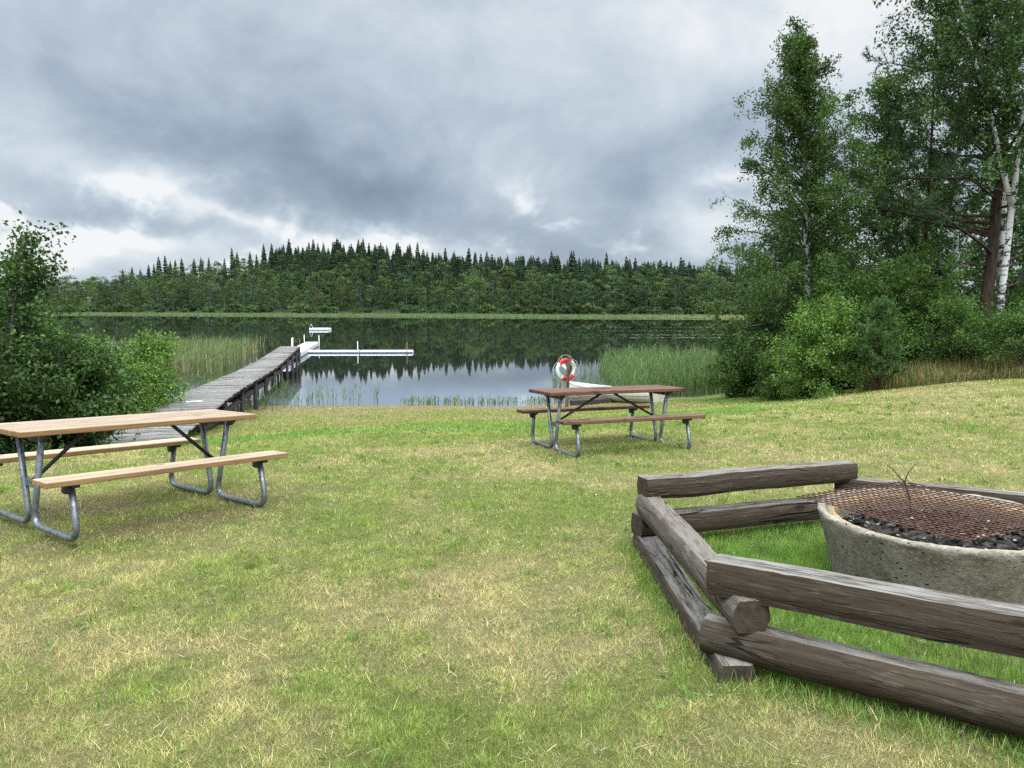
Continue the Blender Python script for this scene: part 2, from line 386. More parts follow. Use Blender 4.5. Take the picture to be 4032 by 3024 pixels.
# lake
mt, nt = newmat('lake_water'); g = G(nt); P = g.geo('Position')
h = g.m('ADD', g.noise(g.scale(P, (.5, 1.7, 1)), 1, 4, .6), g.m('MULTIPLY', g.noise(g.scale(P, (4, 9, 1)), 1, 3, .6), .18))
calm = g.sstep(g.noise(g.scale(P, (.012, .05, 1)), 1, 3), .40, .62)
nb = g.bump(h, .009, .05)
gl = g.n('ShaderNodeBsdfAnisotropic') if False else g.n('ShaderNodeBsdfGlossy'); g.put(gl.inputs['Roughness'], g.m('MULTIPLY_ADD', calm, .02, .008)); g.put(gl.inputs['Normal'], nb); g.put(gl.inputs['Color'], (.93, .96, 1.))
yp = g.n('ShaderNodeSeparateXYZ'); g.put(yp.inputs[0], P); df = g.n('ShaderNodeBsdfDiffuse'); g.put(df.inputs[0], g.mix(g.sstep(yp.outputs[1], 40, 28), (.012, .014, .009), (.115, .128, .142)))  # near-shore colour lightened to stand in for brighter sky reflection
fr = g.n('ShaderNodeFresnel'); fr.inputs[0].default_value = 2.9; g.put(fr.inputs[1], nb)
mx = g.n('ShaderNodeMixShader'); nt.links.new(fr.outputs[0], mx.inputs[0]); nt.links.new(df.outputs[0], mx.inputs[1]); nt.links.new(gl.outputs[0], mx.inputs[2]); g.out(mx.outputs[0])
lake = MB().add([(-700, 16, WATER), (700, 16, WATER), (700, 345, WATER), (-700, 345, WATER)], np.array([[0, 1, 2, 3]])).build('lake', mt); tag(lake, kind='structure')

# far shore and wooded hill
HA = [-3, -.62, -.54, -.46, -.36, -.27, -.2, -.12, -.05, .05, .15, .3, .6, 3]; HZ = [4, 4, 8, 15, 19, 22.5, 23, 17.5, 13.5, 11, 8.5, 4, 3, 3]
def yfar(x): return np.clip(244 - .39 * x, 205, 420)
def hz(x, y):
    sd_ = y - yfar(x)
    return WATER - .4 + .7 * sm(15, 52, sd_) + np.interp(x / np.maximum(y, 1), HA, HZ) * sm(58, 165, sd_)
xs = spaced((-900, 700, 12)); ss = spaced((-14, 60, 8), (60, 200, 12), (200, 900, 100))
gx, gs = np.meshgrid(xs, ss); gy = yfar(gx) + gs; z = hz(gx, gy); n, k = gx.shape; i = np.arange(n - 1)[:, None] * k; j = np.arange(k - 1)[None]
F = np.stack([i + j, i + j + 1, i + k + j + 1, i + k + j], -1).reshape(-1, 4)
hill = MB().add(np.stack([gx, gy, z], -1).reshape(-1, 3), F).build('hill', plain_mat('forest_floor', (.03, .045, .018), .95, nscale=.2, spec=.05), smooth=True); tag(hill, kind='structure')

# ------------------------------------------------------------------ grass
def blades(px, py, h, wdt, lean, col, base=None, curve=True):
    n = len(px); zb = gz(px, py) - .006 if base is None else base
    yaw = rng.uniform(0, 2 * PI, n); la = rng.uniform(0, 2 * PI, n)
    P = np.stack([px, py, zb], -1); side = np.stack([np.cos(yaw), np.sin(yaw), np.zeros(n)], -1) * (wdt / 2)[:, None]
    tip = np.stack([np.cos(la) * lean * h, np.sin(la) * lean * h, h * np.sqrt(np.clip(1 - lean ** 2, .02, 1))], -1)
    if not curve: return np.stack([P - side, P + side, P + tip], 1).reshape(-1, 3), [np.arange(n)[:, None] * 3 + np.array([[0, 1, 2]])], np.repeat(col, 3, 0)
    mid = tip * .55; mid[:, 2] = tip[:, 2] * .68
    V = np.stack([P - side, P + side, P + mid + side * .75, P + mid - side * .75, P + tip], 1).reshape(-1, 3)
    b = np.arange(n)[:, None] * 5
    return V, [b + np.array([[0, 1, 2, 3]]), b + np.array([[3, 2, 4]])], np.repeat(col, 5, 0)

def lawn_cols(px, py, n):
    s, gr, soil = lawn(px, py)
    st = rng.random(n) < s
    c = np.where(st[:, None], STRAW * rng.uniform(.45, 1.2, n)[:, None], gr * rng.uniform(.4, 1.5, n)[:, None])
    y_ = rng.random(n)[:, None] * .5; c = np.where(st[:, None], c, c * (1 - y_ * .5) + np.array([.26, .24, .07]) * y_ * .5)
    return c, st, soil

def inpit(px, py): return np.hypot(px - PITC[0], py - PITC[1]) < .54
mbg = MB()
for y0, y1, dens, hh, ww in [(1.9, 3.2, 48000, .029, .0028), (3.2, 5, 28000, .029, .0034), (5, 8, 10500, .03, .0044), (8, 12, 4400, .034, .0066), (12, 18, 1700, .04, .010), (18, 27.8, 500, .045, .017)]:
    x0, x1 = -.70 * y1 - 1.2, .70 * y1 + 1.2
    N = int(dens * (x1 - x0) * (y1 - y0)); px = rng.uniform(x0, x1, N); py = rng.uniform(y0, y1, N)
    clump = fbm(px * 9, py * 9, 81, 2); t = tcoord(px, py)
    ok = (np.abs(px) < .70 * py + 1.2) & ~inpit(px, py) & (rng.random(N) < .72 + .6 * sm(.3, .7, clump)) & (t < 27.6) & ~((px > 9) & (py > 18.3)) & ~((px < -9) & (py > 13))
    px, py, clump, t = px[ok], py[ok], clump[ok], t[ok]; N = len(px)
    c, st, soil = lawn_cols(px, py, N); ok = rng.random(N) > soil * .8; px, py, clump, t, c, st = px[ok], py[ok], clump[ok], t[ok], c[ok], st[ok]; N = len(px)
    cl2 = fbm(px * 17 + 4, py * 17, 83, 2); c = c * (.74 + .36 * sm(.25, .75, cl2) + .28 * sm(.3, .7, clump))[:, None]
    h = hh * rng.uniform(.5, 1.4, N) * (.7 + .6 * clump); lean = np.where(st, rng.uniform(.6, .985, N), rng.uniform(.15, .9, N))
    ring = sm(1.7, 1.3, np.hypot(px - 2.38, py - 4.0)); h = h * (1 + .9 * ring * (1 - st)); lean = lean * (1 - .3 * ring)
    h = np.where(st & (rng.random(N) < .10), h * 1.7, h)
    V, Fq, C = blades(px, py, h, ww * rng.uniform(.6, 1.3, N), lean, c, curve=False); mbg.add(V, Fq, col=C)
# longer fringe along logs, the pit foot and table feet
def seg_pts(a, b, n, wdt):
    u = rng.random(n); p = np.array(a)[None] * (1 - u[:, None]) + np.array(b)[None] * u[:, None]; return p + rng.normal(0, wdt, (n, 2))
fr_ = [seg_pts((.78, 3.2), (.76, 5.05), 1500, .045), seg_pts((.98, 3.3), (.95, 4.9), 900, .05), seg_pts((.82, 3.16), (2.5, 2.18), 1700, .06), seg_pts((.9, 3.4), (2.4, 2.5), 900, .07), seg_pts((.8, 4.95), (2.4, 5.5), 2000, .07)]
th_ = rng.uniform(0, 2 * PI, 2600); rr_ = .55 + np.abs(rng.normal(0, .05, 2600)); fr_.append(np.stack([PITC[0] + rr_ * np.cos(th_), PITC[1] + rr_ * np.sin(th_)], -1))
p = np.concatenate(fr_); N = len(p); c, st, soil = lawn_cols(p[:, 0], p[:, 1], N); c = np.where(rng.random(N)[:, None] < .5, LUSH * rng.uniform(.7, 1.25, N)[:, None], c)
V, Fq, C = blades(p[:, 0], p[:, 1], rng.uniform(.03, .085, N), rng.uniform(.002, .004, N), rng.uniform(.1, .75, N), c); mbg.add(V, Fq, col=C)
# tufts of coarser green
N = 1100; tx = rng.uniform(-9, 9, N); ty = rng.uniform(2.1, 15, N); q = 16
px = np.repeat(tx, q) + rng.normal(0, .022, N * q); py = np.repeat(ty, q) + rng.normal(0, .022, N * q); ok = ~inpit(px, py)
px, py = px[ok], py[ok]; M = len(px); c = LUSH * rng.uniform(.5, 1.1, M)[:, None]
V, Fq, C = blades(px, py, rng.uniform(.03, .075, M), .003 + .0006 * py, rng.uniform(.2, .9, M), c); mbg.add(V, Fq, col=C)
# clover and plantain leaves, dead leaves, a few white flower heads
def litter(n, y1, lo, hi, col, lift, flat):
    py = 2.0 + (y1 - 2.0) * rng.random(n) ** .8; px = rng.uniform(-.72, .72, n) * py; f = fbm(px * 1.6 + 8, py * 1.6, 87, 3); ok = ~inpit(px, py) & (rng.random(n) < sm(.35, .65, f)); px, py = px[ok], py[ok]; m = len(px)
    nrm = rng.normal(0, 1, (m, 3)) * flat + np.array([0, 0, 1.]); nrm /= np.linalg.norm(nrm, axis=1)[:, None]; a = np.cross(nrm, rng.normal(0, 1, (m, 3))); a /= np.linalg.norm(a, axis=1)[:, None]; b = np.cross(nrm, a); sz = rng.uniform(lo, hi, m)[:, None]
    P = np.stack([px, py, gz(px, py) + lift * rng.uniform(.4, 1.2, m)], -1); V = np.stack([P - a * sz, P + b * sz * .6, P + a * sz, P - b * sz * .6], 1).reshape(-1, 3)
    mbg.add(V, np.arange(m)[:, None] * 4 + np.arange(4)[None], col=np.repeat(np.array(col) * rng.uniform(.6, 1.3, (m, 1)), 4, 0))
litter(9000, 9, .004, .009, (.12, .21, .045), .018, .6); litter(160, 7, .012, .022, (.12, .2, .05), .016, .35); litter(350, 8, .006, .014, (.26, .17, .08), .02, .4); litter(220, 20, .003, .008, (.8, .8, .74), .035, .5)
# scattered dry stalks lying on the mown lawn
N = 2600; py = rng.uniform(2.0, 10, N); px = rng.uniform(-.7, .7, N) * py; ok = ~inpit(px, py); px, py = px[ok], py[ok]; N = len(px)
V, Fq, C = blades(px, py, rng.uniform(.025, .085, N), .0016 + .0003 * py, rng.uniform(.93, .995, N), np.array([.58, .47, .25]) * rng.uniform(.6, 1.1, N)[:, None], base=gz(px, py) + .016); mbg.add(V, Fq, col=C)
GRASS = leaf_mat('grass_blade', (1., 1., 1.), .28, .6, .14, 1.2, .2)
tag(mbg.build('grass', GRASS), 'short mown lawn grass, patchy green and straw yellow', 'grass', kind='stuff')

# tall meadow grass along the right edge of the lawn
mbt = MB(); N = 15000
u = rng.random(N); ed = np.array([8.9, 18.9]) * (1 - u[:, None]) + np.array([15.5, 17.6]) * u[:, None]
dd = np.abs(rng.normal(0, 1.5, N)); px = ed[:, 0] + dd * .25 + rng.normal(0, .1, N); py = ed[:, 1] + dd + .12 * np.sin(px * 3)
c = np.where(rng.random(N)[:, None] < .45, np.array([.30, .22, .085]), np.array([.12, .15, .045])) * rng.uniform(.6, 1.2, N)[:, None]
V, Fq, C = blades(px, py, rng.uniform(.25, .75, N) * (.45 + .55 * np.clip(dd, 0, 1)), rng.uniform(.010, .02, N), rng.uniform(.05, .6, N), c); mbt.add(V, Fq, col=C)
tag(mbt.build('tall_grass', GRASS), 'unmown tawny tall grass along the right edge of the lawn', 'grass', kind='stuff')

# ------------------------------------------------------------------ reeds
REED = leaf_mat('reed_leaf', (1., 1., 1.), .3, .6, .15, .6, .2)
def reeds(px, py, h, base, cg, tan=.3, wdt=.02, leaves=2, lean=.12):
    mb = MB(); n = len(px); isd = rng.random(n) < (tan + .5 * sm(8, 13, px) * (1 if tan < .3 else 0))
    c = np.where(isd[:, None], np.array([.34, .29, .16]), cg) * rng.uniform(.6, 1.25, n)[:, None]
    V, Fq, C = blades(px, py, h, np.full(n, wdt) * rng.uniform(.6, 1.2, n), rng.uniform(0, lean, n), c, base); mb.add(V, Fq, col=C)
    for k in range(leaves):
        sel = ~isd; m = sel.sum(); hh = h[sel] * rng.uniform(.3, .85, m)
        V, Fq, C = blades(px[sel], py[sel], h[sel] * rng.uniform(.25, .45, m), np.full(m, wdt * 1.3), rng.uniform(.3, .8, m), c[sel] * 1.1, base[sel] + hh); mb.add(V, Fq, col=C)
    return mb
def bed(n, poly, seed):
    """points inside a quad given as four corners"""
    u = rng.random(n); v = rng.random(n); A, B_, C_, D_ = [np.array(p, float) for p in poly]
    p = (A * (1 - u)[:, None] + B_ * u[:, None]) * (1 - v)[:, None] + (D_ * (1 - u)[:, None] + C_ * u[:, None]) * v[:, None]
    f = fbm(p[:, 0] * .8, p[:, 1] * .8, seed, 3); return p[rng.random(n) < sm(.18, .55, f)]
p = bed(11000, [(4.2, 29.6), (10.2, 29.5), (16.5, 46), (5.2, 47)], 5)
hgt = rng.uniform(.55, 1.5, len(p)) * (.75 + .5 * fbm(p[:, 0], p[:, 1], 55, 2)) * (1 - .25 * sm(8, 4.5, p[:, 0]))
tanr = .22 + .0
mb = reeds(p[:, 0], p[:, 1], hgt, np.maximum(gz(p[:, 0], p[:, 1]), WATER - .1), np.array([.115, .172, .058]), .2, .020, 3, .22)
tag(mb.build('reeds', REED), 'bright green reed bed by the right bank behind the boat', 'reeds', kind='stuff')
p = bed(10500, [(-21.0, 42), (-14.6, 40), (-17.4, 61), (-30, 62)], 9); k = rng.random(len(p)) < sm(.0, .35, (p[:, 0] + 15.2 + .2 * (p[:, 1] - 40)) * -.3); p = p[k]
mb = reeds(p[:, 0], p[:, 1], rng.uniform(.8, 1.4, len(p)), np.full(len(p), WATER - .1), np.array([.105, .15, .05]), .5, .024, 2, .18)
tag(mb.build('reeds', REED), 'olive reed bed standing in the water left of the wooden jetty', 'reeds', kind='stuff')
p = np.concatenate([bed(900, [(-15, 27), (-10.5, 25), (-12.2, 40), (-19.5, 40)], 12), bed(150, [(-8.8, 24), (-7.4, 25.5), (-9.5, 33), (-11, 33)], 13), bed(80, [(-7.6, 26.5), (-4.6, 27.5), (-5.5, 30), (-8.6, 30)], 14), bed(420, [(-4, 27.3), (2.2, 28.2), (2.2, 29.4), (-4, 28.2)], 15), bed(260, [(1.6, 29), (4.4, 30), (5, 44), (1.9, 38)], 16)])
hgt = rng.uniform(.3, .9, len(p)); hgt = np.where((p[:, 0] > -4.2) & (p[:, 0] < 2.3) & (p[:, 1] < 29.5), hgt * .45, hgt)
mb = reeds(p[:, 0], p[:, 1], hgt, np.maximum(gz(p[:, 0], p[:, 1]), WATER - .1), np.array([.11, .16, .055]), .1, .022, 2, .3)
tag(mb.build('reeds', REED), 'sparse thin reeds in the shallows along the near shore', 'reeds', kind='stuff')
p = bed(360, [(-34, 62), (-19.5, 60), (-22, 74), (-36, 76)], 17)
mb = reeds(p[:, 0], p[:, 1], rng.uniform(.8, 1.5, len(p)), np.full(len(p), WATER - .1), np.array([.06, .07, .035]), .5, .03, 3, .3)
tag(mb.build('reeds', REED), 'thin dark rush stalks in open water beyond the left reed bed', 'reeds', kind='stuff')
N = 34000; px = rng.uniform(-190, 150, N); u = rng.random(N) ** 1.5; py = yfar(px) - 2 + 6 * (fbm(px * .03, px * 0, 3) - .5) + u * 52
c = np.array([.155, .20, .085]) * (1 - .35 * u)[:, None] + np.array([.1, .06, .03]) * sm(20, 60, px)[:, None] * .6
mbr = MB(); V, Fq, C = blades(px, py, rng.uniform(.5, 1.25, N) * (.55 + .45 * u), rng.uniform(.25, .5, N), rng.uniform(0, .3, N), c * rng.uniform(.8, 1.2, N)[:, None], np.full(N, WATER - .05)); mbr.add(V, Fq, col=C)
tag(mbr.build('reeds', REED), 'pale green reed belt along the far shore below the forest', 'reeds', kind='stuff')
# floating leaves in streaks on the far water
mb = MB(); N = 900; px = rng.normal(0, 1, N) * 9 + 27; py = rng.choice([88, 96, 112, 130], N) + rng.normal(0, 1.2, N); px = px * py / 100
sz = rng.uniform(.08, .2, N); a = np.arange(6) * PI / 3
V = np.stack([px[:, None] + sz[:, None] * np.cos(a), py[:, None] + sz[:, None] * np.sin(a), np.full((N, 6), WATER + .006)], -1).reshape(-1, 3)
mb.add(V, np.arange(N)[:, None] * 6 + np.arange(6)[None], col=(.2, .25, .12)); tag(mb.build('lily_pads', REED), 'floating lily leaves in thin streaks on the dark water at right', 'lily pads', kind='stuff')

# ------------------------------------------------------------------ trees near by
BIRCH = birch_mat(); PINEBARK = bark_mat('pine_bark', (.028, .018, .013), (.075, .048, .036), (9, 9, 2.2)); BARK = bark_mat('grey_bark', (.04, .035, .028), (.12, .105, .085))
LEAF = leaf_mat('birch_leaf', (.064, .110, .027), .3, .5, .3, .8)
LEAFD = leaf_mat('dark_leaf', (.052, .096, .025), .26, .5, .3, .7)
LEAFY = leaf_mat('young_leaf', (.115, .195, .038), .33, .5, .25, 1.)
LEAFS = leaf_mat('shrub_leaf', (.068, .126, .025), .32, .5, .3, .9)
NEEDLE = leaf_mat('pine_needle', (.042, .070, .028), .12, .6, .25, .8); NEEDLEY = leaf_mat('young_needle', (.085, .15, .045), .12, .6, .2, 1.)

def unit(v): return v / (np.linalg.norm(v, axis=-1, keepdims=True) + 1e-9)
def leaves(mb, P, size, col=None, up=.35, asp=.62):
    n = len(P); nrm = unit(rng.normal(0, 1, (n, 3)) + np.array([0, 0, up])); a = unit(np.cross(nrm, rng.normal(0, 1, (n, 3)))); b = np.cross(nrm, a)
    s = (size * rng.uniform(.6, 1.3, n))[:, None]
    V = np.stack([P - a * s * .5, P + b * s * asp * .5 + nrm * s * .08, P + a * s * .5, P - b * s * asp * .5 + nrm * s * .08], 1).reshape(-1, 3)
    c = rng.uniform(.6, 1.35, (n, 1)) * np.array([1, 1, 1]) + rng.uniform(-.12, .18, (n, 1)) * np.array([1, .3, 0])
    if col is not None: c = c * col
    mb.add(V, np.arange(n)[:, None] * 4 + np.arange(4)[None], col=np.repeat(c, 4, 0))

def path(p0, d0, L, n, bend=0., wob=.05, grav=0.):
    P = [np.array(p0, float)]; d = unit(np.array(d0, float)); s = L / (n - 1)
    for _ in range(n - 1):
        d = unit(d + np.array([0, 0, bend - grav]) * s + rng.normal(0, wob, 3)); P.append(P[-1] + d * s)
    return np.array(P)
def sample(P, u):
    k = len(P) - 1; f = np.clip(u, 0, .9999) * k; i = f.astype(int); w_ = (f - i)[:, None]; return P[i] * (1 - w_) + P[i + 1] * w_

def tree(name, label, cat, loc, H, r0, leafm, barkm, nb=60, h0=.18, blen=1.6, prof=None, elev=(50, 20), twigs=9, twl=.5, nleaf=22, lsize=.07, droop=.5, stems=1, splay=0., lean=(0, 0), group=None, up=.35, seed=None, fork=None, bgrav=.25, shade=True, tuft=None, zoff=0., azr=None):
    """one tree or shrub: tapered trunk with limbs (trunk), leaves on twigs (crown)"""
    global rng
    keep = rng
    if seed is not None: rng = np.random.default_rng(seed)
    x, y = loc; root = empty(name, (x, y, float(gz(np.array(x), np.array(y), False)) - .05 + zoff), 0, label, cat, group)
    tr = MB(); cr = MB(); LP = []; LC = []
    starts = []; limbc = (.16, .14, .12) if barkm is BIRCH else (1, 1, 1)
    for s_ in range(stems):
        if stems > 1:
            a_ = 2 * PI * s_ / stems + rng.uniform(-.4, .4); off = np.array([math.cos(a_), math.sin(a_), 0]) * rng.uniform(.05, .25) * splay; dr = np.array([math.cos(a_) * splay * rng.uniform(.3, 1), math.sin(a_) * splay * rng.uniform(.3, 1), 1.])
            hh = H * rng.uniform(.65, 1.)
        else: off = np.zeros(3); dr = np.array([lean[0], lean[1], 1.]); hh = H
        starts.append((off, dr, hh, r0 * (1 if stems == 1 else rng.uniform(.6, 1)), h0))
    if fork: starts = fork
    for off, dr, hh, rr, hs in starts:
        if stems > 1: T = path(off, dr, hh, 14, .05, .08)
        else:
            uu_ = np.linspace(0, 1, 14)[:, None]; T = off + np.asarray(dr) * hh * uu_ + np.cumsum(rng.normal(0, .028, (14, 3)) * np.array([1, 1, 0]), 0) * np.sin(uu_ * PI) ** .5
        u_ = np.linspace(0, 1, 14); rad = rr * (1 - u_) ** .8 * (1 + .5 * np.exp(-u_ * 25)) + .006
        tr.add(*tube(T, rad, 9))
        for b in range(nb):
            u0 = hs + (1 - hs) * ((b + rng.random()) / nb) ** .9; u0 = min(u0, .985)
            q = sample(T, np.array([u0]))[0]; v = (u0 - hs) / (1 - hs)
            L = blen * (prof(v) if prof else (1 - v) ** .7) * rng.uniform(.45, 1.25) + .12
            az_ = b * 2.39996 + rng.uniform(-.5, .5)
            if azr and rng.random() < azr[2]: az_ = rng.normal(azr[0], azr[1])
            e_ = R(elev[0] + (elev[1] - elev[0]) * (1 - v) + rng.normal(0, 9))
            dv = np.array([math.cos(az_) * math.cos(e_), math.sin(az_) * math.cos(e_), math.sin(e_)])
            Bp = path(q, dv, L, 6, 0, .09, bgrav / max(L, .4)); rb = min(rr * (1 - u0) ** .8 * .5, .010 + .010 * L)
            tr.add(*tube(Bp, np.linspace(rb + .002, .003, 6), 5, False), col=limbc)
            cc = rng.uniform(.72, 1.25)
            if tuft:
                for k in range(twigs):
                    tp = sample(Bp, np.array([rng.uniform(.35, 1)]))[0]; td = unit(unit(Bp[-1] - Bp[0]) * .9 + rng.normal(0, .5, 3) + np.array([0, 0, .35])); tl = twl * rng.uniform(.5, 1.1)
                    cnt = nleaf; uu = rng.random(cnt); base_ = tp + td * (uu * tl)[:, None]
                    nd = unit(td * 1.0 + rng.normal(0, .65, (cnt, 3))); ln = lsize * rng.uniform(.7, 1.2, cnt); sd2 = unit(np.cross(nd, rng.normal(0, 1, (cnt, 3)))) * tuft
                    V = np.stack([base_ - sd2, base_ + sd2, base_ + nd * ln[:, None]], 1).reshape(-1, 3)
                    cr.add(V, np.arange(cnt)[:, None] * 3 + np.arange(3)[None], col=np.repeat(cc * rng.uniform(.65, 1.3, (cnt, 1)) * np.ones(3), 3, 0))
                continue
            nt_ = max(2, int(twigs * (.35 + L / max(blen, .1))))
            for k in range(nt_):
                tp = sample(Bp, np.array([rng.uniform(.06, 1)]))[0]
                td = unit(unit(Bp[-1] - Bp[0]) * .8 + rng.normal(0, .6, 3) - np.array([0, 0, droop * .6])); tl = twl * rng.uniform(.5, 1.3)
                Tp = path(tp, td, tl, 4, 0, .1, droop * 1.4 / max(twl, .2)); 
                if rng.random() < .5: tr.add(*tube(Tp, np.linspace(.005, .002, 4), 3, False), col=limbc)
                uu = rng.random(nleaf); pp = sample(Tp, uu) + rng.normal(0, .045 + lsize * .35, (nleaf, 3)); LP.append(pp); LC.append(np.full((nleaf, 1), cc * rng.uniform(.85, 1.15)))
    o = tr.build('trunk', barkm, root, True)
    if LP: leaves(cr, np.concatenate(LP), lsize, np.concatenate(LC), up)
    cr.build('crown', leafm, root)
    rng = keep
    return root

col_prof = lambda v: np.interp(v, [0, .15, .35, .6, .85, 1], [.75, 1., .95, .72, .4, .12])
# right bank
tree('birch_tree', 'tall slender birch nearest the lake with its own airy pointed top', 'tree', (9.05, 23.6), 10.4, .12, LEAF, BIRCH, nb=140, h0=.06, blen=2.6, prof=lambda v: np.interp(v, [0, .12, .3, .5, .7, .85, 1], [1.05, 1.15, 1.02, .9, .7, .46, .10]), elev=(62, 14), twigs=14, twl=.55, nleaf=44, lsize=.078, droop=.75, lean=(-.075, 0), seed=3)
tree('birch_tree', 'shorter birch with a rounded top between the tall lakeside birch and the pine', 'tree', (13.2, 28.0), 10.4, .11, LEAF, BIRCH, nb=105, h0=.10, blen=2.5, prof=col_prof, elev=(54, 10), twigs=12, twl=.55, nleaf=28, lsize=.1, droop=.6, lean=(-.005, 0), seed=5)
tree('birch_tree', 'white forked birch beside the pine trunk at the right edge', 'tree', (13.68, 22.0), 13.5, .15, LEAFD, BIRCH, nb=58, h0=.34, blen=2.9, prof=lambda v: np.interp(v, [0, .3, .7, 1], [.6, 1., .9, .3]), elev=(50, 15), twigs=11, twl=.6, nleaf=26, lsize=.1, droop=.75, seed=8,
     fork=[(np.zeros(3), np.array([.05, 0, 1.]), 13.8, .1, .34), (np.array([.23, 0, 4.6]), np.array([-.29, .03, 1.]), 8.6, .062, .12)])
tree('pine_tree', 'tall pine with a thick reddish brown trunk and long level limbs', 'tree', (13.62, 22.6), 15.5, .175, NEEDLE, PINEBARK, nb=70, h0=.15, blen=3.9, prof=lambda v: np.interp(v, [0, .2, .6, 1], [.95, 1., .75, .25]), elev=(35, 4), twigs=18, twl=.45, nleaf=44, lsize=.16, droop=0, seed=12, tuft=.008, bgrav=-.1, azr=(PI * 1.02, .7, .45), lean=(.05, 0))
tree('birch_tree', 'leafy birch leaning in behind the pine with drooping twigs', 'tree', (16.6, 26.5), 14.5, .14, LEAFD, BIRCH, nb=60, h0=.22, blen=3.0, prof=col_prof, elev=(50, 15), twigs=8, twl=.6, nleaf=16, lsize=.115, droop=.8, seed=14)
tree('birch_tree', 'pale thin birch stem half hidden behind the pine limbs', 'tree', (15.2, 30.5), 12.5, .1, LEAFD, BIRCH, nb=50, h0=.25, blen=2.4, prof=col_prof, elev=(50, 15), twigs=8, twl=.6, nleaf=14, lsize=.115, droop=.6, seed=15)
tree('birch_tree', 'high leafy birch crown between the short birch and the pine', 'tree', (13.9, 24.6), 13.2, .1, LEAFD, BIRCH, nb=64, h0=.34, blen=2.2, prof=lambda v: np.interp(v, [0, .4, .8, 1], [.5, 1., .9, .3]), elev=(50, 10), twigs=10, twl=.6, nleaf=24, lsize=.1, droop=.8, seed=16)
tree('pine_tree', 'slim dark pine standing left of the thick pine trunk', 'tree', (13.5, 25.8), 10.5, .1, NEEDLE, PINEBARK, nb=50, h0=.12, blen=2.6, prof=lambda v: np.interp(v, [0, .25, .7, 1], [.8, 1., .6, .2]), elev=(30, 0), twigs=14, twl=.42, nleaf=38, lsize=.15, droop=0, seed=18, tuft=.008, bgrav=-.1)
bgpos = [(11.5, 33, 9.5), (14.5, 36, 9), (18, 34, 11), (21.5, 33, 12), (24.5, 32, 11), (20, 40, 10), (25, 42, 11), (30, 40, 11), (16.5, 44, 8.5), (29, 34, 12), (35, 46, 11), (20.5, 29.0, 10)]
for i, (x, y, h) in enumerate(bgpos):
    tree('deciduous_tree', 'dark broadleaf tree packed in the wood behind the pine and birches', 'tree', (x, y), h * .68, .12, LEAFD, BARK, nb=46, h0=.06, blen=2.9, prof=col_prof, elev=(45, 8), twigs=8, twl=.6, nleaf=17, lsize=.19, droop=.4, seed=40 + i, group='trees packed in the wood behind the pine')
shr = [('bright young birch bush at the lawn edge', 'birch_bush', (7.75, 19.7), 2.55, LEAFY, 1.05, .066, 5, 'bush', 60),
       ('dense green shrub sloping down to the right reed bed', 'shrub', (8.7, 24.8), 4.2, LEAFS, 1.2, .085, 7, 'shrub', 61),
       ('low shrub at the reed edge with light tips', 'shrub', (7.9, 26.0), 2.4, LEAFS, .9, .075, 6, 'shrub', 62),
       ('dark shrub around the foot of the lakeside birch', 'shrub', (8.6, 22.8), 3.3, LEAFD, 1.1, .08, 7, 'shrub', 63),
       ('tall leafy shrub behind the little pine', 'shrub', (10.9, 21.8), 3.6, LEAFS, 1.2, .075, 6, 'shrub', 64),
       ('slim pointed shrub rising in front of the short birch', 'shrub', (11.8, 23.6), 4.4, LEAFS, 1.0, .08, 4, 'shrub', 65),
       ('young sapling with thin pale stem in the tall grass', 'sapling', (11.4, 19.6), 2.1, LEAFS, .7, .06, 2, 'sapling', 66),
       ('low shrub under the thick pine trunk', 'shrub', (13.0, 20.9), 1.7, LEAFS, 1.0, .07, 5, 'shrub', 67),
       ('shrub in front of the white birch trunk', 'shrub', (14.6, 20.2), 2.3, LEAFS, .9, .07, 4, 'shrub', 68),
       ('broad shrub left of the pine between tall grass and wood', 'shrub', (12.1, 21.5), 2.2, LEAFD, 1.1, .075, 6, 'shrub', 69),
       ('forked sapling with a bare crooked stem at the right edge', 'sapling', (12.3, 18.6), 1.9, LEAFS, .9, .06, 2, 'sapling', 70),
       ('small shrub between the young birch bush and the reeds', 'shrub', (7.7, 21.7), 1.5, LEAFS, .6, .06, 5, 'shrub', 71),
       ('rounded shrub behind the young birch bush', 'shrub', (9.7, 21.6), 3.3, LEAFS, 1.2, .075, 7, 'shrub', 72)]
for lab, nm, loc, h, lm, bl, ls, st, cat, sd_ in shr:
    tree(nm, lab, cat, loc, h, .03, lm, BARK, nb=22, h0=.015 if nm != 'sapling' else .4, blen=bl, prof=lambda v: np.interp(v, [0, .3, .7, 1], [.85, 1, .7, .25]), elev=(60, 2), twigs=8, twl=.28, nleaf=19, lsize=ls, droop=.15, stems=st, splay=.33, seed=sd_)
tree('pine_sapling', 'small bushy pine with upright pale shoots at the lawn edge', 'tree', (9.0, 19.0), 1.9, .03, NEEDLEY, PINEBARK, nb=85, h0=.03, blen=.8, prof=lambda v: np.interp(v, [0, .3, .7, 1], [.95, 1, .6, .2]), elev=(68, 30), twigs=9, twl=.24, nleaf=60, lsize=.09, droop=0, seed=80, tuft=.0065, bgrav=-.6)
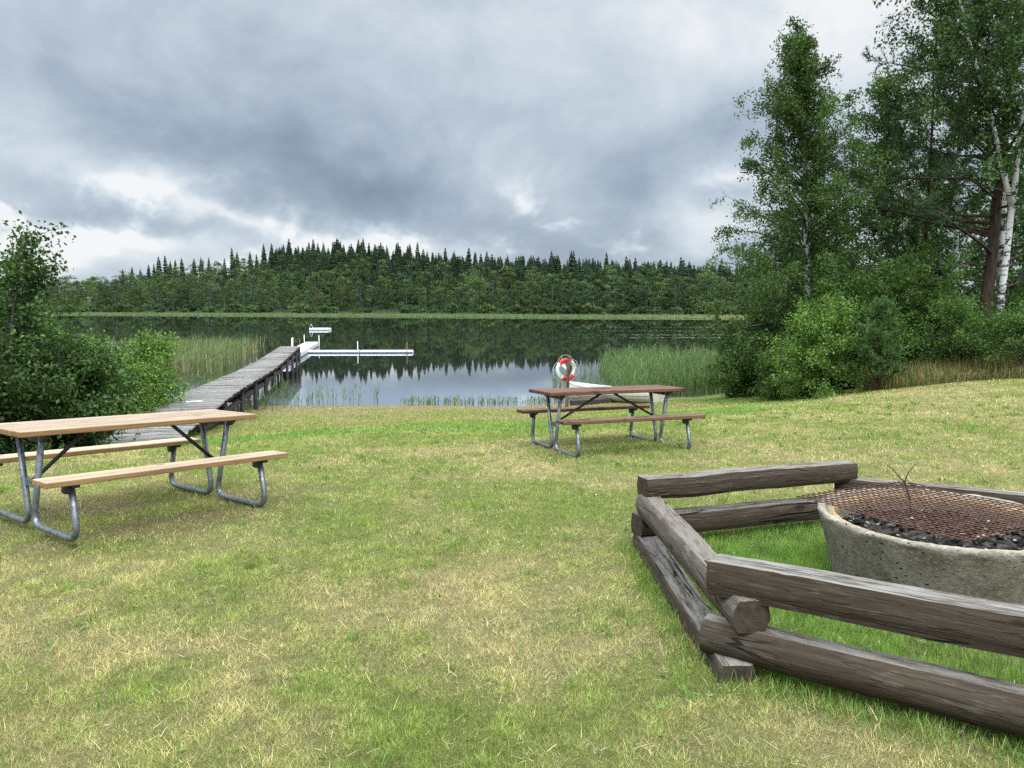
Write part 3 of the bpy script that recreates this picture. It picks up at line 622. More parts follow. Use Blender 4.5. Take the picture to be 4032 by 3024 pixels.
for i, (x, y, h) in enumerate([(14.2, 19.2, 1.2), (13.4, 19.8, 1.2), (15.3, 19.0, 1.5), (10.3, 20.6, 1.5), (12.0, 20.3, 1.2), (16.5, 21.5, 2.4), (18.2, 22.6, 3.2), (17.2, 24.5, 3.6), (15.6, 24.8, 3.2)]):
    tree('shrub', 'leafy undergrowth shrub in the strip between tall grass and wood', 'shrub', (x, y), h, .025, LEAFS, BARK, nb=16, h0=.08, blen=.85, elev=(60, 20), twigs=6, twl=.26, nleaf=15, lsize=.07 + .01 * (h > 2), droop=.1, stems=5, splay=.4, seed=90 + i, group='undergrowth shrubs at the foot of the wood')

# left bank shrubs
for lab, nm, loc, h, bl, ls, st, nb, lm, sd_ in [
        ('tall dark willow shrub with open sprays at the left edge', 'shrub', (-7.35, 11.0), 3.85, .75, .07, 6, 26, LEAFD, 110),
        ('wide dark shrub low behind the pale table', 'shrub', (-7.15, 11.9), 1.7, .95, .065, 9, 22, LEAFD, 111),
        ('shrub with yellow green tips nearest the jetty', 'shrub', (-8.85, 16.9), 2.05, .95, .068, 10, 24, LEAFY, 112),
        ('upright shrub between the willow and the jetty shrub', 'shrub', (-8.5, 13.9), 1.9, .9, .065, 8, 22, LEAFD, 113),
        ('tall shrub behind the willow against the far wood', 'shrub', (-9.6, 14.2), 2.75, 1.1, .08, 8, 22, LEAFS, 114),
        ('shrub at the lakeside behind the jetty shrub', 'shrub', (-9.9, 18.0), 1.9, .9, .075, 8, 20, LEAFS, 115),
        ('thin upright shrub filling the gap before the left reed bed', 'shrub', (-9.5, 15.4), 2.0, 1.0, .075, 8, 22, LEAFD, 118),
        ('rounded fresh green shrub right beside the jetty walkway', 'shrub', (-9.05, 18.4), 2.3, .9, .075, 10, 24, LEAFY, 119),
        ('lowest shrub beside the left end of the pale table', 'shrub', (-7.9, 10.4), 1.7, .95, .065, 8, 20, LEAFD, 116),
        ('big shrub filling the far left behind the willow', 'shrub', (-11.3, 16.5), 2.6, 1.2, .085, 8, 20, LEAFS, 117)]:
    tree(nm, lab, 'shrub', loc, h, .035, lm, BARK, nb=nb, h0=.05, blen=bl, prof=lambda v: np.interp(v, [0, .3, .7, 1], [.8, 1, .7, .25]), elev=(62, 15), twigs=8, twl=.28, nleaf=18, lsize=ls, droop=.1, stems=st, splay=.42, seed=sd_)

# ------------------------------------------------------------------ far forest: a few meshes per kind, every tree its own object
FDEC = leaf_mat('far_leaf', (.054, .088, .028), .1, .7, .2, .12, objvary=.38); FSPR = leaf_mat('far_needle', (.031, .050, .022), .05, .8, .2, .12, objvary=.25)
FTR = plain_mat('far_trunk', (.08, .075, .06), .9, nscale=2)
def far_dec(seed, H=14, W=5):
    r_ = np.random.default_rng(seed); mb = MB(); mb.add(*tube(np.array([[0, 0, -1], [.2, 0, H * .4], [.1, .2, H * .8]]), [.17, .12, .05], 5), mi=1, col=(1, 1, 1))
    for b in range(5):
        a_ = r_.uniform(0, 2 * PI); mb.add(*tube(np.array([[.15, .1, H * r_.uniform(.3, .6)], [math.cos(a_) * W * .3, math.sin(a_) * W * .3, H * r_.uniform(.6, .9)]]), [.07, .03], 4, False), mi=1)
    P = []; Cc = []
    for k in range(34):
        v = r_.uniform(.14, .97); rad = W * .5 * np.interp(v, [0, .3, .6, .85, 1], [.55, .9, 1, .65, .2]); a_ = r_.uniform(0, 2 * PI); q = rad * math.sqrt(r_.uniform(.1, 1))
        ctr = np.array([math.cos(a_) * q, math.sin(a_) * q, v * H]); n_ = 52; s_ = W * r_.uniform(.12, .2)
        p = r_.normal(0, 1, (n_, 3)); p /= np.linalg.norm(p, axis=1)[:, None]; p *= (r_.random(n_) ** .4)[:, None] * s_ * np.array([1.1, 1.1, .75])
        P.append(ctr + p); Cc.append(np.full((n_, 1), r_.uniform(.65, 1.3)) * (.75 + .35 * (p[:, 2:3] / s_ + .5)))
    global rng
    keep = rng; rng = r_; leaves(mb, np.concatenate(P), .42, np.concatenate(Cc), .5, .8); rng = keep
    return mb.mesh('deciduous_tree', [FDEC, FTR])
def far_spruce(seed, H=17, W=4.4):
    r_ = np.random.default_rng(seed); mb = MB(); mb.add(*tube(np.array([[0, 0, -1], [0, 0, H * .6], [0, 0, H]]), [.17, .09, .03], 5), mi=1, col=(.35, .3, .25))
    tiers = 30
    for k in range(tiers):
        v = (k + r_.random() * .6) / tiers; z_ = H * (.08 + .90 * v); L = W * .5 * (1 - v) ** .72 * r_.uniform(.75, 1.15) + .18; m_ = 9 if v < .8 else 6
        for q in range(m_):
            a_ = 2 * PI * q / m_ + r_.uniform(-.3, .3) + k; l_ = L * r_.uniform(.6, 1.1); d_ = np.array([math.cos(a_), math.sin(a_), 0]); sd2 = np.array([-d_[1], d_[0], 0]) * (.16 + l_ * .17)
            p0 = np.array([0, 0, z_]); p1 = p0 + d_ * l_ * .55 + np.array([0, 0, -.22 * l_]); p2 = p0 + d_ * l_ + np.array([0, 0, -.42 * l_ + .08])
            c_ = r_.uniform(.6, 1.35); nd = np.array([0, 0, -.35])
            mb.add([p0, p1 + sd2 + nd * .4, p2, p1 - sd2 + nd * .4], np.array([[0, 1, 2, 3]]), col=(c_,) * 3); mb.add([p0 + nd * .3, p1 + nd * 2.0, p2, p1 + np.array([0, 0, .12])], np.array([[0, 1, 2, 3]]), col=(c_ * .9,) * 3)
    mb.add([(-.12, 0, H - 1.2), (.12, 0, H - 1.2), (0, 0, H + .5)], np.array([[0, 1, 2]]))
    return mb.mesh('spruce_tree', [FSPR, FTR])
dm = [far_dec(200 + i, 16, 7 + .6 * (i % 3)) for i in range(6)]; smh = [far_spruce(300 + i, 19, 6.6 + .5 * (i % 3)) for i in range(5)]
fr = np.random.default_rng(77)
def put_far(mesh, name, a_, back, sc, label, cat, group, wide=1.):
    yy = 250.
    for _ in range(8): yy = float(yfar(a_ * yy)) + back
    x = a_ * yy; o = bpy.data.objects.new(name, mesh); COL.objects.link(o); o.location = (x, yy, float(hz(np.array(x), np.array(yy)))); o.rotation_euler = (fr.normal(0, .02), fr.normal(0, .02), fr.uniform(0, 6.28)); o.scale = (sc * wide, sc * wide, sc)
    return tag(o, label, cat, group)
n = 0
def rowa(lo, hi, cnt): return np.linspace(lo, hi, cnt) + fr.uniform(-.4, .4, cnt) * (hi - lo) / cnt
DL = ('pale green broadleaf tree in the belt along the far shore', 'tree', 'broadleaf trees along the far shore'); SL = ('dark pointed spruce on the wooded hill across the lake', 'tree', 'spruces on the hill across the lake')
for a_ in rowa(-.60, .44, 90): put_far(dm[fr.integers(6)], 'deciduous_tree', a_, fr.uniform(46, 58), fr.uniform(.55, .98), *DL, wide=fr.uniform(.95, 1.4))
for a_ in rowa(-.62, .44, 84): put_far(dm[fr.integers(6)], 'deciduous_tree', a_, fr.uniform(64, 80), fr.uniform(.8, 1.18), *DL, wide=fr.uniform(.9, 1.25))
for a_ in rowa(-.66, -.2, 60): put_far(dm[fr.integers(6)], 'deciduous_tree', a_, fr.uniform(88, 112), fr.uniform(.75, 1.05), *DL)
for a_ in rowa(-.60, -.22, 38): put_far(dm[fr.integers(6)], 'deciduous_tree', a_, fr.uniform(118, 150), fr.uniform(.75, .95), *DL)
for a_ in rowa(-.27, .42, 86): put_far(smh[fr.integers(5)], 'spruce_tree', a_, fr.uniform(84, 104), fr.uniform(.7, .98), *SL)
for a_ in rowa(-.29, .42, 92): put_far(smh[fr.integers(5)], 'spruce_tree', a_, fr.uniform(112, 138), fr.uniform(.72, 1.0), *SL)
for a_ in rowa(-.30, .42, 92): put_far(smh[fr.integers(5)], 'spruce_tree', a_, fr.uniform(146, 180), fr.choice([.74, .8, .84, .88, .93, 1.0, 1.08]), *SL)
for a_ in rowa(-.50, -.30, 18): put_far(smh[fr.integers(5)], 'spruce_tree', a_, fr.uniform(138, 176), fr.uniform(.66, .92), *SL)
for a_ in (-.355, -.305, -.315, -.45, -.44): put_far(smh[fr.integers(5)], 'spruce_tree', a_, 165, 1.02, *SL)
for a_ in rowa(-.24, .42, 30): put_far(dm[fr.integers(6)], 'deciduous_tree', a_, fr.uniform(84, 98), fr.uniform(.9, 1.25), *DL)
sh_ = [far_dec(230 + i, 3.4, 5.2) for i in range(3)]
for a_ in rowa(-.58, .4, 70):
    if fr.random() < .85: put_far(sh_[fr.integers(3)], 'shrub', a_, fr.uniform(36, 46), fr.uniform(.6, 1.25), 'rounded willow shrub at the foot of the far wood', 'shrub', 'shrubs along the far shore')
# spruces too many and too close set to tell apart, one mass behind the single ones
mb = MB(); N = 420
tm = []
for me_ in smh[:3]:
    Vm = np.zeros(len(me_.vertices) * 3, np.float32); me_.vertices.foreach_get('co', Vm); Cm = np.zeros(len(me_.vertices) * 4, np.float32); me_.attributes['col'].data.foreach_get('color', Cm); tm.append((Vm.reshape(-1, 3), np.array([p_.vertices[:] for p_ in me_.polygons if len(p_.vertices) == 4]), Cm.reshape(-1, 4)[:, :3]))
for a_ in rowa(-.31, .44, N):
    bk_ = fr.uniform(92, 178); yy = 300.
    for _ in range(8): yy = float(yfar(a_ * yy)) + bk_
    Vm, Fm, Cm = tm[fr.integers(3)]; sc = fr.uniform(.68, .98); V = rotz(Vm, fr.uniform(0, 6.28)) * np.array([sc * 1.1, sc * 1.1, sc]) + np.array([a_ * yy, yy, float(hz(np.array(a_ * yy), np.array(yy)))]); mb.add(V, Fm, col=Cm * fr.uniform(.7, 1.2))
tag(mb.build('spruce_wood', FSPR), 'dense dark spruce wood covering the hill across the lake', 'forest', kind='stuff')
# smoother dark mass of woodland filling the slope behind the trees that can be told apart
mb = MB(); N = 22000; aa = fr.uniform(-.7, .5, N); bk = fr.uniform(70, 175, N); yy = np.full(N, 300.)
for _ in range(8): yy = yfar(aa * yy) + bk
xx = aa * yy; zt = hz(xx, yy) + fr.random(N) * np.interp(bk, [70, 100, 175], [6, 8, 11]) * np.where(aa > -.29, 1, .7)
keep = rng; rng = fr; leaves(mb, np.stack([xx, yy, zt], -1), 1.5, fr.uniform(.5, 1.2, (N, 1)), .6, .8); rng = keep
tag(mb.build('forest_understory', FSPR), 'dark wood filling the slope between the far trees', 'forest', kind='stuff')

# ------------------------------------------------------------------ picnic tables
GALV = plain_mat('galvanised_pipe', (.20, .215, .22), .45, .7, 26, .5, dark=(.095, .105, .11), bump=.12, lo=.42, hi=.7)
DARKM = plain_mat('dark_bracket', (.045, .047, .05), .6, .3, 30, .4)
PINE_NEW = wood_mat('new_pine', ((.25, .155, .09), (.37, .265, .175), (.44, .335, .24)), 14, rough=.65, knots=True, side=(.78, .62, .42))
PINE_OLD = wood_mat('brown_stain', ((.052, .026, .016), (.115, .057, .034), (.17, .092, .058)), 16, rough=.75, spec=.1, stain=(.03, .021, .018), knots=True, top=(.14, .078, .052))
def picnic_table(q, label, wood, brace_top):
    x, y, z, yaw, pu, pv = q
    U = Vector((math.cos(yaw), math.sin(yaw), pu)).normalized(); V_ = Vector((-math.sin(yaw), math.cos(yaw), pv)); W = U.cross(V_).normalized(); V_ = W.cross(U)
    t = empty('picnic_table', label=label, cat='picnic table', group='picnic tables on the lawn'); M = Matrix((U, V_, W)).transposed().to_4x4(); M.translation = (x, y, z); t.matrix_world = M
    L, Wd, H, so_, sw, fu, th = 1.785, .684, .721, .766, .214, .704, .04
    mb = MB(); pw = (Wd - 4 * .023) / 5
    for k in range(5):
        Vb, Fb = boxv(L + rng.uniform(-.006, .006), pw, th, .009, 3); c_ = rng.uniform(.66, 1.1); mb.add(Vb + np.array([0, -Wd / 2 + pw / 2 + k * (pw + .023), H - th / 2 + rng.uniform(-.0015, .0015)]), Fb, col=(c_, c_ * rng.uniform(.97, 1.01), c_ * rng.uniform(.93, 1.02)))
    mb.build('tabletop', wood, t)
    for sg in (-1, 1):
        mb = MB(); pw = (sw - .02) / 2
        for k in range(2):
            Vb, Fb = boxv(1.796, pw, th, .009, 3); c_ = rng.uniform(.66, 1.1); mb.add(Vb + np.array([rng.uniform(-.004, .004), sg * (so_ - pw / 2 - k * (pw + .02)), .435 - th / 2]), Fb, col=(c_, c_, c_ * .98))
        mb.build('seat', wood, t)
    for u in (-fu, fu):
        for sg in (-1, 1):
            P = fillet([(u, sg * .205, H - th - .018), (u, sg * .032, .024), (u, sg * .742, .024), (u, sg * .655, .435 - th - .012)], .13, 8)
            P[:, 0] += .0; MB().add(*tube(P, .0218, 14)).build('leg', GALV, t, True)
            # bracket under the seat
            Vb, Fb = boxv(.045, .16, .022, .003); mb = MB().add(Vb + np.array([u, sg * (so_ - sw / 2), .435 - th - .011]), Fb)
            Vb, Fb = boxv(.05, .06, .06, .01); mb.add(Vb + np.array([u - .03, sg * .66, .435 - th - .035]), Fb); mb.build('seat_bracket', DARKM, t)
        prof = [(-.3, 0), (.3, 0), (.3, -.012), (.24, -.05), (-.24, -.05), (-.3, -.012)]
        Vb = np.array([(u + dx, v_, H - th + w_) for dx in (-.02, .02) for v_, w_ in prof]); Fs = [np.array([[0, 1, 2, 3, 4, 5], [11, 10, 9, 8, 7, 6]]), np.array([[i, i + 6, (i + 1) % 6 + 6, (i + 1) % 6] for i in range(6)])]
        MB().add(Vb, Fs).build('top_bracket', DARKM, t)
        Vb, Fb = boxv(.03, .15, .05, .004); MB().add(Vb + np.array([u, 0, .32]), Fb).build('clamp', GALV, t)
        sg = 1 if u > 0 else -1
        MB().add(*tube(np.array([(u - sg * .01, 0, .33), (sg * brace_top, 0, H - th - .004)]), .0145, 10)).build('brace', DARKM, t, True)
    return t
picnic_table((-2.962, 5.925, .009, .902, -.042, -.021), 'pale new pine picnic table on bent galvanised pipe legs', PINE_NEW, .3)
picnic_table((1.166, 9.374, -.123, .337, -.004, -.035), 'dark brown stained picnic table near the lifebuoy post', PINE_OLD, .055)

# ------------------------------------------------------------------ log ring round the fire pit
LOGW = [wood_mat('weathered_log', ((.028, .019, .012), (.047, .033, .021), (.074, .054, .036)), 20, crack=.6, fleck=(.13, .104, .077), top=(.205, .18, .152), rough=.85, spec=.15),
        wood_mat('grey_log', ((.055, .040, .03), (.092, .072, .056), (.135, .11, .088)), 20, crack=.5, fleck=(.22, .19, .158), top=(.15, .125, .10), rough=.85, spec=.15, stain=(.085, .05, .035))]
LOGE = endgrain_mat('log_end', (.022, .016, .011), (.085, .062, .04))
def log(a_, b_, z, w_, h_, label, mat=0, seed=0, flat=.82):
    """log sawn flat above and below; local X runs along it"""
    r_ = np.random.default_rng(seed); A = np.array([*a_, z[0]]); Bv = np.array([*b_, z[1]]); d_ = Bv - A; L = np.linalg.norm(d_)
    n_, k_ = 46, 40; xs_ = np.linspace(-L / 2, L / 2, n_); th = np.arange(k_) * 2 * PI / k_ + .001
    rad = 1 + .014 * np.interp(xs_, np.linspace(-L / 2, L / 2, 9), r_.normal(0, 1, 9))
    by = .005 * np.interp(xs_, np.linspace(-L / 2, L / 2, 6), r_.normal(0, 1, 6)); bz = .003 * np.interp(xs_, np.linspace(-L / 2, L / 2, 6), r_.normal(0, 1, 6))
    Rr = w_ / 2; prof = 1 + .03 * np.sin(th * 3 + r_.uniform(0, 6)) + .02 * np.sin(th * 5 + r_.uniform(0, 6))
    # sawn flat above and below, rounded flanks between sharp arrises
    m4 = k_ // 4; fl = flat * w_ / 2; ph = np.linspace(-1, 1, m4 + 1)
    side_y = fl + (w_ / 2 - fl) * (np.cos(ph * 1.15) - math.cos(1.15)) / (1 - math.cos(1.15)); side_z = ph * h_ / 2
    topy = np.linspace(fl, -fl, m4 + 1)[1:-1]
    yy_ = np.concatenate([side_y, topy, -side_y[::1], -topy]); zz_ = np.concatenate([side_z, np.full(m4 - 1, h_ / 2), -side_z, np.full(m4 - 1, -h_ / 2)]); k_ = len(yy_)
    V = np.stack([np.repeat(xs_[:, None], k_, 1), yy_[None] * rad[:, None] + by[:, None], zz_[None] * rad[:, None] + bz[:, None]], -1)
    V[..., 1:] += .0011 * r_.normal(0, 1, (1, k_, 2)) + .0006 * r_.normal(0, 1, (n_, k_, 2))
    ins = V.copy(); 
    for e_ in (0, -1): V[e_, :, 1:] *= .955
    V[1, :, 0] = V[0, :, 0] + .014; V[-2, :, 0] = V[-1, :, 0] - .014
    i = np.arange(n_ - 1)[:, None] * k_; j = np.arange(k_)[None]; j2 = (j + 1) % k_
    F = np.stack([i + j, i + j2, i + k_ + j2, i + k_ + j], -1).reshape(-1, 4)
    mb = MB().add(V.reshape(-1, 3), F)
    for e_, sgn in ((0, -1), (n_ - 1, 1)):
        mb.add(V[e_], [np.arange(k_)[None, ::-1] if sgn < 0 else np.arange(k_)[None]], mi=1)
    o = mb.build('log', [LOGW[mat], LOGE], smooth=True); o.data.set_sharp_from_angle(angle=R(24)); X_ = Vector(d_ / L); Yv = Vector((0, 0, 1)).cross(X_).normalized(); Zv = X_.cross(Yv)
    M = Matrix((X_, Yv, Zv)).transposed().to_4x4(); M.translation = tuple((A + Bv) / 2); o.matrix_world = M
    return tag(o, label, 'log', 'logs stacked in a ring round the fire pit')
def ext(p, q, e0, e1):
    p, q = np.array(p, float), np.array(q, float); u = (q - p) / np.linalg.norm(q - p); return p - u * e0, q + u * e1
H_ = .148
def lay(k): return .05 + k * .122
v1, v2, v3, v4, v5, v6 = RING
def off(p, dx, dy): return (p[0] + dx, p[1] + dy)
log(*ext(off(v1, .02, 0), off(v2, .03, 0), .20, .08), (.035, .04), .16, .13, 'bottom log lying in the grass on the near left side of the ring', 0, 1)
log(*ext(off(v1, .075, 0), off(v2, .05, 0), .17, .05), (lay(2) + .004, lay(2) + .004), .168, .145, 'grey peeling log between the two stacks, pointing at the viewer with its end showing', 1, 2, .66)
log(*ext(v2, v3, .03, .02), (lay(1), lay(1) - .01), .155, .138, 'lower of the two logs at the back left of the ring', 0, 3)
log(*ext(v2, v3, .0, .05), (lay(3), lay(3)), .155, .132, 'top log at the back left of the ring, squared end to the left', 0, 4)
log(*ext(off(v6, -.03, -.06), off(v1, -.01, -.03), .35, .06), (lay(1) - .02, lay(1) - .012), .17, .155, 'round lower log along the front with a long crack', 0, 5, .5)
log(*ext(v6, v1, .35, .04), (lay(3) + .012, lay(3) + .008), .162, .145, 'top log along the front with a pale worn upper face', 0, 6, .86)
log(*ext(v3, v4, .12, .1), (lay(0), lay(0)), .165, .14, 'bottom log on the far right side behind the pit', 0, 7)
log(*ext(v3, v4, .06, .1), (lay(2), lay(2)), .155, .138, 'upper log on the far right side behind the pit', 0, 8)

# ------------------------------------------------------------------ concrete fire pit
mt, nt = newmat('old_concrete'); g = G(nt); P = g.coord()
f = g.noise(P, 5, 7, .7); f2 = g.noise(P, 46, 5, .7); vo = g.n('ShaderNodeTexVoronoi'); g.put(vo.inputs['Vector'], g.vm('ADD', g.scale(P, (1, 1, 2.2)), g.vm('MULTIPLY', g.noise(P, 20, 3, out=1), (.05, .05, .05)))); vo.inputs['Scale'].default_value = 17
pit_ = g.m('MULTIPLY', g.sstep(vo.outputs['Distance'], .2, .1), g.sstep(g.noise(P, 3.5, 3), .45, .55))
c = g.ramp(f, [(.3, (.105, .083, .056)), (.5, (.185, .152, .109)), (.7, (.26, .22, .165))]); c = g.mix(g.m('MULTIPLY', g.sstep(f2, .48, .7), .55), c, (.33, .30, .25)); c = g.mix(g.m('MULTIPLY', g.sstep(f2, .45, .3), .5), c, (.07, .06, .045)); c = g.mix(pit_, c, (.03, .026, .02))
c = g.mix(1., c, g.attr(), 'MULTIPLY')
g.out(g.bsdf(c, .92, spec=.12, normal=g.bump(g.m('SUBTRACT', g.m('ADD', g.m('MULTIPLY', f, .6), f2), g.m('MULTIPLY', pit_, 1.5)), .8, .012)))
fp = empty('fire_pit', (*PITC, 0), 0, 'round tapered concrete fire pit with a crumbling rim inside the log ring', 'fire pit')
pr = np.array([(.535, -.06), (.555, .06), (.575, .15), (.597, .25), (.622, .34), (.637, .395), (.643, .415), (.648, .432), (.647, .446), (.640, .455), (.622, .457), (.610, .450), (.605, .432), (.592, .428), (.578, .430), (.566, .438), (.558, .434), (.552, .42), (.545, .38), (.535, .30)])
k_ = 180; th = np.arange(k_) * 2 * PI / k_; V = np.zeros((len(pr), k_, 3))
for q, (r_, z_) in enumerate(pr):
    nz_ = fbm(np.cos(th) * 9 + 20, np.sin(th) * 9 + 20 + q * .7, 91, 3) - .5; amp = .006 if q < 6 else (.02 if q < 11 else .014)
    V[q] = np.stack([(r_ + amp * nz_) * np.cos(th), (r_ + amp * nz_) * np.sin(th), np.full(k_, z_) + (amp * .9 * (fbm(np.cos(th) * 14 + 5, np.sin(th) * 14 + q, 95, 3) - .5) if q > 5 else 0)], -1)
i = np.arange(len(pr) - 1)[:, None] * k_; j = np.arange(k_)[None]; j2 = (j + 1) % k_
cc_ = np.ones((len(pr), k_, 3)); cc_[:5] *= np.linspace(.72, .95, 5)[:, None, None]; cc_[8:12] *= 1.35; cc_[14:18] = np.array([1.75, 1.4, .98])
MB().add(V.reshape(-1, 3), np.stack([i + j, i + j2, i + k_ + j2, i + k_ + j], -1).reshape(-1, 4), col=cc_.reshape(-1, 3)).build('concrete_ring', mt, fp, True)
# ash bed with charcoal and stones
ASH = plain_mat('ash_and_soot', (.075, .06, .047), .95, nscale=22, dark=(.010, .009, .008), bump=.8, spec=.1, lo=.35, hi=.6)
COAL = leaf_mat('charcoal', (1, 1, 1), 0., .95, .2, 30, .05)
mb = MB(); nr, na = 14, 60; rr_ = np.linspace(0, .548, nr); aa = np.arange(na) * 2 * PI / na; gx, ga = np.meshgrid(rr_, aa, indexing='ij'); X_ = gx * np.cos(ga); Y_ = gx * np.sin(ga)
Zz = .335 + .05 * (1 - gx / .55) ** 1 + .07 * (fbm(X_ * 9, Y_ * 9, 33, 3) - .5)
V = np.stack([X_ + PITC[0], Y_ + PITC[1], Zz], -1).reshape(-1, 3); i = np.arange(nr - 1)[:, None] * na; j = np.arange(na)[None]; j2 = (j + 1) % na
mb.add(V, np.stack([i + j, i + j2, i + na + j2, i + na + j], -1).reshape(-1, 4))
bm = bmesh.new(); bmesh.ops.create_icosphere(bm, subdivisions=1, radius=1); IV = np.array([v.co[:] for v in bm.verts]); bm.verts.index_update(); IF = np.array([[v.index for v in f_.verts] for f_ in bm.faces]); bm.free()
for q in range(420):
    r_ = .54 * math.sqrt(rng.random()); a_ = rng.uniform(0, 6.28); s_ = rng.uniform(.005, .02) * (1 if rng.random() < .9 else 1.6); kind_ = rng.random()
    c_ = (.012, .011, .011) if kind_ < .62 else ((.09, .075, .06) if kind_ < .82 else ((.38, .35, .30) if kind_ < .93 else (.42, .30, .2))); s_ = s_ * (.55 if kind_ > .82 else 1)
    x_, y_ = r_ * math.cos(a_), r_ * math.sin(a_); z_ = .345 + .05 * (1 - r_ / .55) + .07 * (float(fbm(np.array(x_ * 9), np.array(y_ * 9), 33, 3)) - .5)
    V = IV * (1 + .25 * rng.normal(0, 1, (len(IV), 1))) * s_ * np.array([rng.uniform(.8, 1.7), rng.uniform(.6, 1.1), rng.uniform(.4, .8)]); V = rotz(V, rng.uniform(0, 6.28)) + np.array([PITC[0] + x_, PITC[1] + y_, z_])
    mb.add(V, IF, mi=1, col=c_)
tag(mb.build('ash_bed', [ASH, COAL]), 'black ash, charcoal and small stones lying in the fire pit', 'ash', kind='stuff')
# rusty grate
RUST = plain_mat('rusty_wire', (.115, .046, .024), .8, .2, 40, .5, dark=(.045, .024, .016), bump=.4, lo=.42, hi=.62)
gA, gB, gC = np.array([1.70, 4.53]), np.array([2.185, 3.645]), np.array([2.53, 4.93])
mb = MB(); nu, nv = 25, 22
def gpt(u, v): 
    p = gA + (gB - gA) * u + (gC - gA) * v; sag = -.012 * np.sin(PI * u) * np.sin(PI * v) + .006 * np.sin(u * 7 + v * 3); return np.stack([p[..., 0], p[..., 1], .468 + sag], -1) if p.ndim > 1 else np.array([p[0], p[1], .468 + sag])
for k in range(nu):
    u_ = (k + rng.uniform(-.06, .06)) / (nu - 1); vv = np.linspace(-.012 + rng.uniform(-.005, .005), 1.012, 12); mb.add(*tube(np.array([gpt(u_, v_) for v_ in vv]), .0029, 6))
for k in range(nv):
    v_ = (k + rng.uniform(-.06, .06)) / (nv - 1); uu = np.linspace(-.012, 1.012 + rng.uniform(-.005, .005), 12); mb.add(*tube(np.array([gpt(u_, v_) + np.array([0, 0, .0048]) for u_ in uu]), .0029, 6))
tag(mb.build('grate', RUST, smooth=True), 'square rusty wire grill mesh laid over the fire pit', 'grill')
# twig sticking up through the grate
TW = plain_mat('burnt_twig', (.03, .022, .018), .9)
t0 = np.array([2.36, 4.50, .37]); P = np.array([t0, t0 + (-.012, 0, .10), t0 + (-.045, .0, .19), t0 + (-.10, .01, .255), t0 + (-.15, .01, .30)])
mb = MB().add(*tube(P, [.006, .005, .004, .0032, .002], 6)); mb.add(*tube(np.array([P[2], P[2] + (.012, 0, .05), P[2] + (.05, 0, .105), P[2] + (.075, 0, .12)]), [.0035, .003, .002, .0015], 5))
tag(mb.build('twig', TW, smooth=True), 'thin black forked twig sticking up through the rusty grill', 'twig')

# ------------------------------------------------------------------ wooden jetty
DECK = wood_mat('grey_decking', ((.095, .085, .07), (.185, .168, .145), (.28, .26, .23)), 9, rough=.9, crack=.5, knots=False, spec=.1, along=4)
JPOST = plain_mat('wet_post', (.04, .032, .026), .9, nscale=14, dark=(.015, .012, .01))
def jx(y): return -6.6 - .2 * (y - 13.4)
JY = [12.9, 14, 17, 20, 24, 29, 34, 40, 46]; JZ = [-.86, -.80, -.74, -.71, -.78, -.88, -.92, -.86, -.80]
def jz(y): return sum(np.interp(y + k, JY, JZ) for k in (-1.2, -.4, .4, 1.2)) / 4
jt = empty('wooden_jetty', (0, 0, 0), 0, 'long weathered grey plank jetty on posts running from the lawn into the lake', 'jetty')
mb = MB(); y_ = 12.9; ja = math.atan2(1, -.2) - PI / 2
while y_ < 46.0:
    wd_ = rng.uniform(.105, .135); Vb, Fb = boxv(1.33 - .2 * float(sm(20, 44, y_)) + rng.uniform(-.05, .05), wd_ - .012, .03, .004); sl = float(jz(y_ + .1) - jz(y_)) / .1
    Vb = Vb @ np.array([[1, 0, 0], [0, 1, sl], [0, 0, 1]]); Vb = rotz(Vb, ja + rng.normal(0, .012)); Vb[:, 2] += (Vb[:, 0] * rng.normal(0, .012)); c_ = rng.uniform(.62, 1.15)
    mb.add(Vb + np.array([jx(y_) + rng.normal(0, .012), y_, float(jz(y_)) + rng.normal(0, .004)]), Fb, col=(c_, c_ * .99, c_ * rng.uniform(.95, 1.03))); y_ += wd_ * .98
# wood grain runs across the walkway: boards carry their own length along X
mb.build('deck', DECK, jt)
nrm2 = np.array([math.cos(ja), math.sin(ja)])
for sg in (-1, 1):
    yy = np.linspace(13, 46, 60); Pm = np.stack([jx(yy) + sg * .47 * nrm2[0], yy + sg * .47 * nrm2[1], jz(yy) - .10], -1); mb = MB()
    hw, hh = .035, .085; ring_ = np.array([(-hw, -hh), (hw, -hh), (hw, hh), (-hw, hh)]); V = np.stack([Pm[:, None, 0] + ring_[None, :, 0], np.repeat(Pm[:, None, 1], 4, 1), Pm[:, None, 2] + ring_[None, :, 1]], -1).reshape(-1, 3)
    i = np.arange(59)[:, None] * 4; j = np.arange(4)[None]; j2 = (j + 1) % 4; mb.add(V, [np.stack([i + j, i + j2, i + 4 + j2, i + 4 + j], -1).reshape(-1, 4), np.array([[0, 1, 2, 3], [236, 237, 238, 239]])]); mb.build('beam', JPOST, jt)
for sg in (-1, 1):
    yy = np.linspace(17, 45.6, 40); P = np.stack([jx(yy) + sg * .42 * nrm2[0], yy + sg * .42 * nrm2[1], np.minimum(jz(yy) - .42, -1.2)], -1); MB().add(*tube(P, .085, 8)).build('beam', JPOST, jt, True)  # extra lower beams, added to fill the dark shaded gap under the deck
